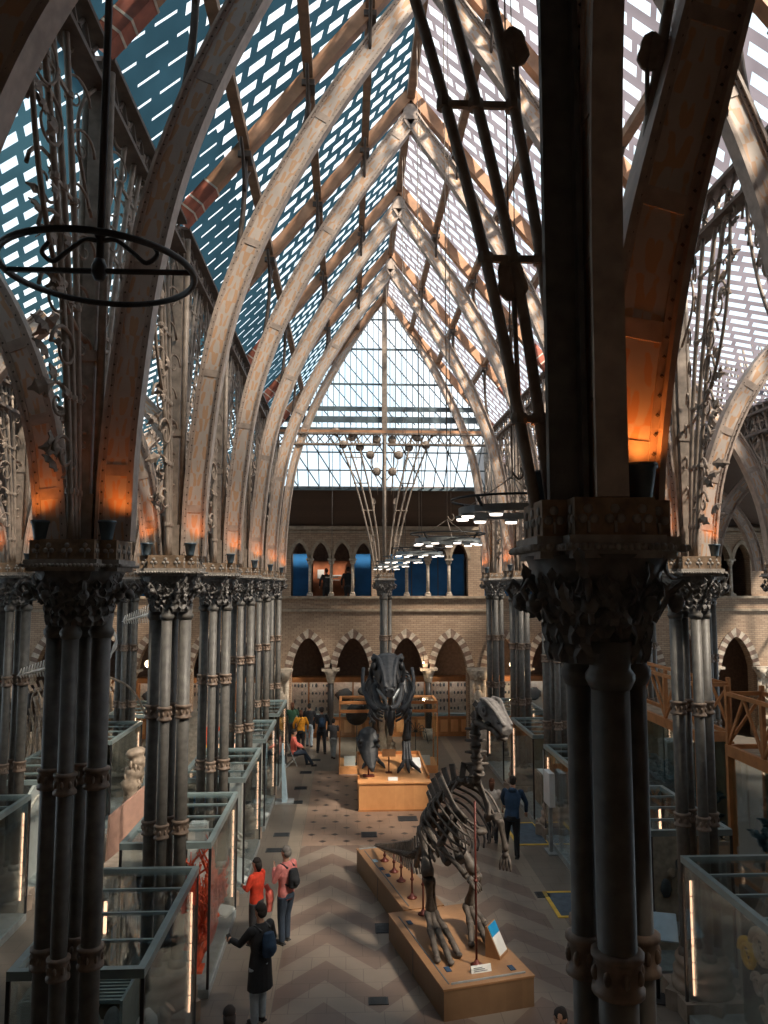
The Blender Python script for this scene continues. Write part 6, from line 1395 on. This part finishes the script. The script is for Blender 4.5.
    if extra: extra(r, V, hip, chest, neck, head, A)
    return r
def pink_scarf(r, V, hip, chest, neck, head, A):
    g = MB(); g.tube(catmull([V(.10, -.06, .66), V(.11, -.10, .58), V(.12, -.11, .48), V(.11, -.10, .36)], 4), [.06]*4+[.10]*5+[.085]*4, 8, flat=.7); o = g.build('carried_jacket', M['salmon'], r); remesh(o, .014, 2)
def phone(r, V, hip, chest, neck, head, A):
    g = MB(); p = A[0][2]+(A[0][2]-A[0][1]).normalized()*.05; g.box(tuple(p), (.07, .012, .14), rx=-.5); g.build('phone', M['black'], r)
person('man in pink jumper with grey hair and dark backpack, beside the left cases', -1.12, 15.0, yaw=.9, h=1.74, top='pink', legs_='denim', hair='hairgrey', bag='backpack', arms=[((-.15, .03, -.16), (-.06, .12, -.06)), ((.16, .02, -.17), (.15, .07, -.31))])
person('woman in orange red jumper with dark hair facing the glass case', -1.66, 14.95, yaw=1.05, h=1.55, top='red', legs_='dkgrey', hair='hairdark', hairlen=.05, arms=[((-.15, .03, -.16), (-.08, .13, -.16)), ((.15, .03, -.16), (.11, .12, -.20))], extra=pink_scarf, bag=None)
person('man in long black coat with backpack holding up a phone, lower left', -1.30, 12.35, yaw=.85, h=1.76, top='coatblack', legs_='paleblue', hair='hairdark', long_coat=True, bag='backpack', arms=[((-.15, .10, -.15), (-.12, .25, -.16)), ((.17, .02, -.17), (.15, .06, -.32))], extra=phone)
person('woman with black hair seen from above at the bottom edge, lower left', -1.38, 9.72, yaw=.2, h=1.62, top='dkgrey', legs_='dkgrey', hair='hairdark', hairlen=.12, z=0)
person('visitor with dark hair at the bottom edge, right of the large plinth', 2.50, 9.35, yaw=2.6, h=1.70, top='coatblack', legs_='dkgrey', hair='hairdark')
person('man in navy hooded top leaning forward beside the third right case', 4.05, 19.3, yaw=-.35, h=1.86, top='navy', legs_='coatblack', hair='hairdark', lean=.14, arms=[((-.16, .10, -.14), (-.14, .18, -.26)), ((.17, .03, -.17), (.16, .10, -.31))], feet=[(-.10, -.02), (.07, -.06)])
person('visitor with ginger hair in pale top, hidden behind the navy man', 3.75, 20.3, yaw=-.3, h=1.62, top='cream', legs_='dkgrey', hair='hairbrown', hairlen=.10, far=True)
far_people = [('woman in ochre yellow jacket walking away with black bag', -1.83, 31.3, .05, 1.66, 'ochre', 'coatblack', 'hairbrown', .07, 'shoulder', [(-.05, .03), (.06, -.04)]),
 ('dark haired woman in grey green coat left of the yellow jacket', -2.30, 33.1, .1, 1.68, 'green', 'dkgrey', 'hairbrown', .09, None, None),
 ('person in black top and pale jeans right of the yellow jacket', -1.55, 32.4, -.1, 1.74, 'coatblack', 'paleblue', 'hairdark', 0, None, [(-.05, .04), (.06, -.06)]),
 ('tall person all in black walking away, second from the right of the group', -1.0, 31.1, .1, 1.80, 'coatblack', 'coatblack', 'hairdark', 0, 'backpack', [(-.08, .05), (.07, -.07)]),
 ('child in dark jacket and grey leggings at the right of the group', -.52, 30.2, -.1, 1.50, 'dkgrey', 'ringgrey', 'hairdark', 0, None, [(-.03, .03), (.03, -.05)])]
for lab, x, y, yw, h_, tp, lg, hr, hl, bg_, ft in far_people: person(lab, x, y, yaw=yw, h=h_, top=tp, legs_=lg, hair=hr, hairlen=hl, bag=bg_, feet=ft, far=True)
person('visitor in salmon top sitting on a chair against the left cases', -1.95, 29.0, yaw=-1.45, h=1.66, top='salmon', legs_='denim', hair='hairdark', sit=True, far=True, arms=[((-.14, .06, -.15), (-.08, .20, -.22)), ((.14, .06, -.15), (.08, .20, -.22))], feet=[(-.06, .30), (.09, .42)])
r = empty('folding_chair', (-2.0, 29.0, 0), -1.45, 'small dark folding chair under the seated visitor', 'chair')
MB().boxb(-.2, .2, -.18, .2, .38, .41).build('seat', M['black'], r); MB().boxb(-.2, .2, -.22, -.19, .55, .85).build('backrest', M['black'], r)
for sx in (-1, 1):
    MB().bar((sx*.2, -.20, .86), (sx*.2, .18, .0), .025, .025).build('leg', M['ringgrey'], r); MB().bar((sx*.18, .18, .40), (sx*.18, -.22, .0), .025, .025).build('leg', M['ringgrey'], r)
person('dark clothed visitor standing on the upper gallery before the orange poster', 0.02, 34.45, z=5.7, yaw=0, h=1.72, top='coatblack', legs_='dkgrey', hair='hairdark', far=True)
person('dark clothed visitor on the upper gallery beside the left orange panel', -.95, 34.5, z=5.7, yaw=.4, h=1.65, top='dkgrey', legs_='dkgrey', hair='hairbrown', far=True)
person('visitor in black behind the near timber diorama glass at right', 7.7, 17.9, yaw=1.9, h=1.72, top='coatblack', legs_='coatblack', hair='hairdark', lean=.06, far=True)
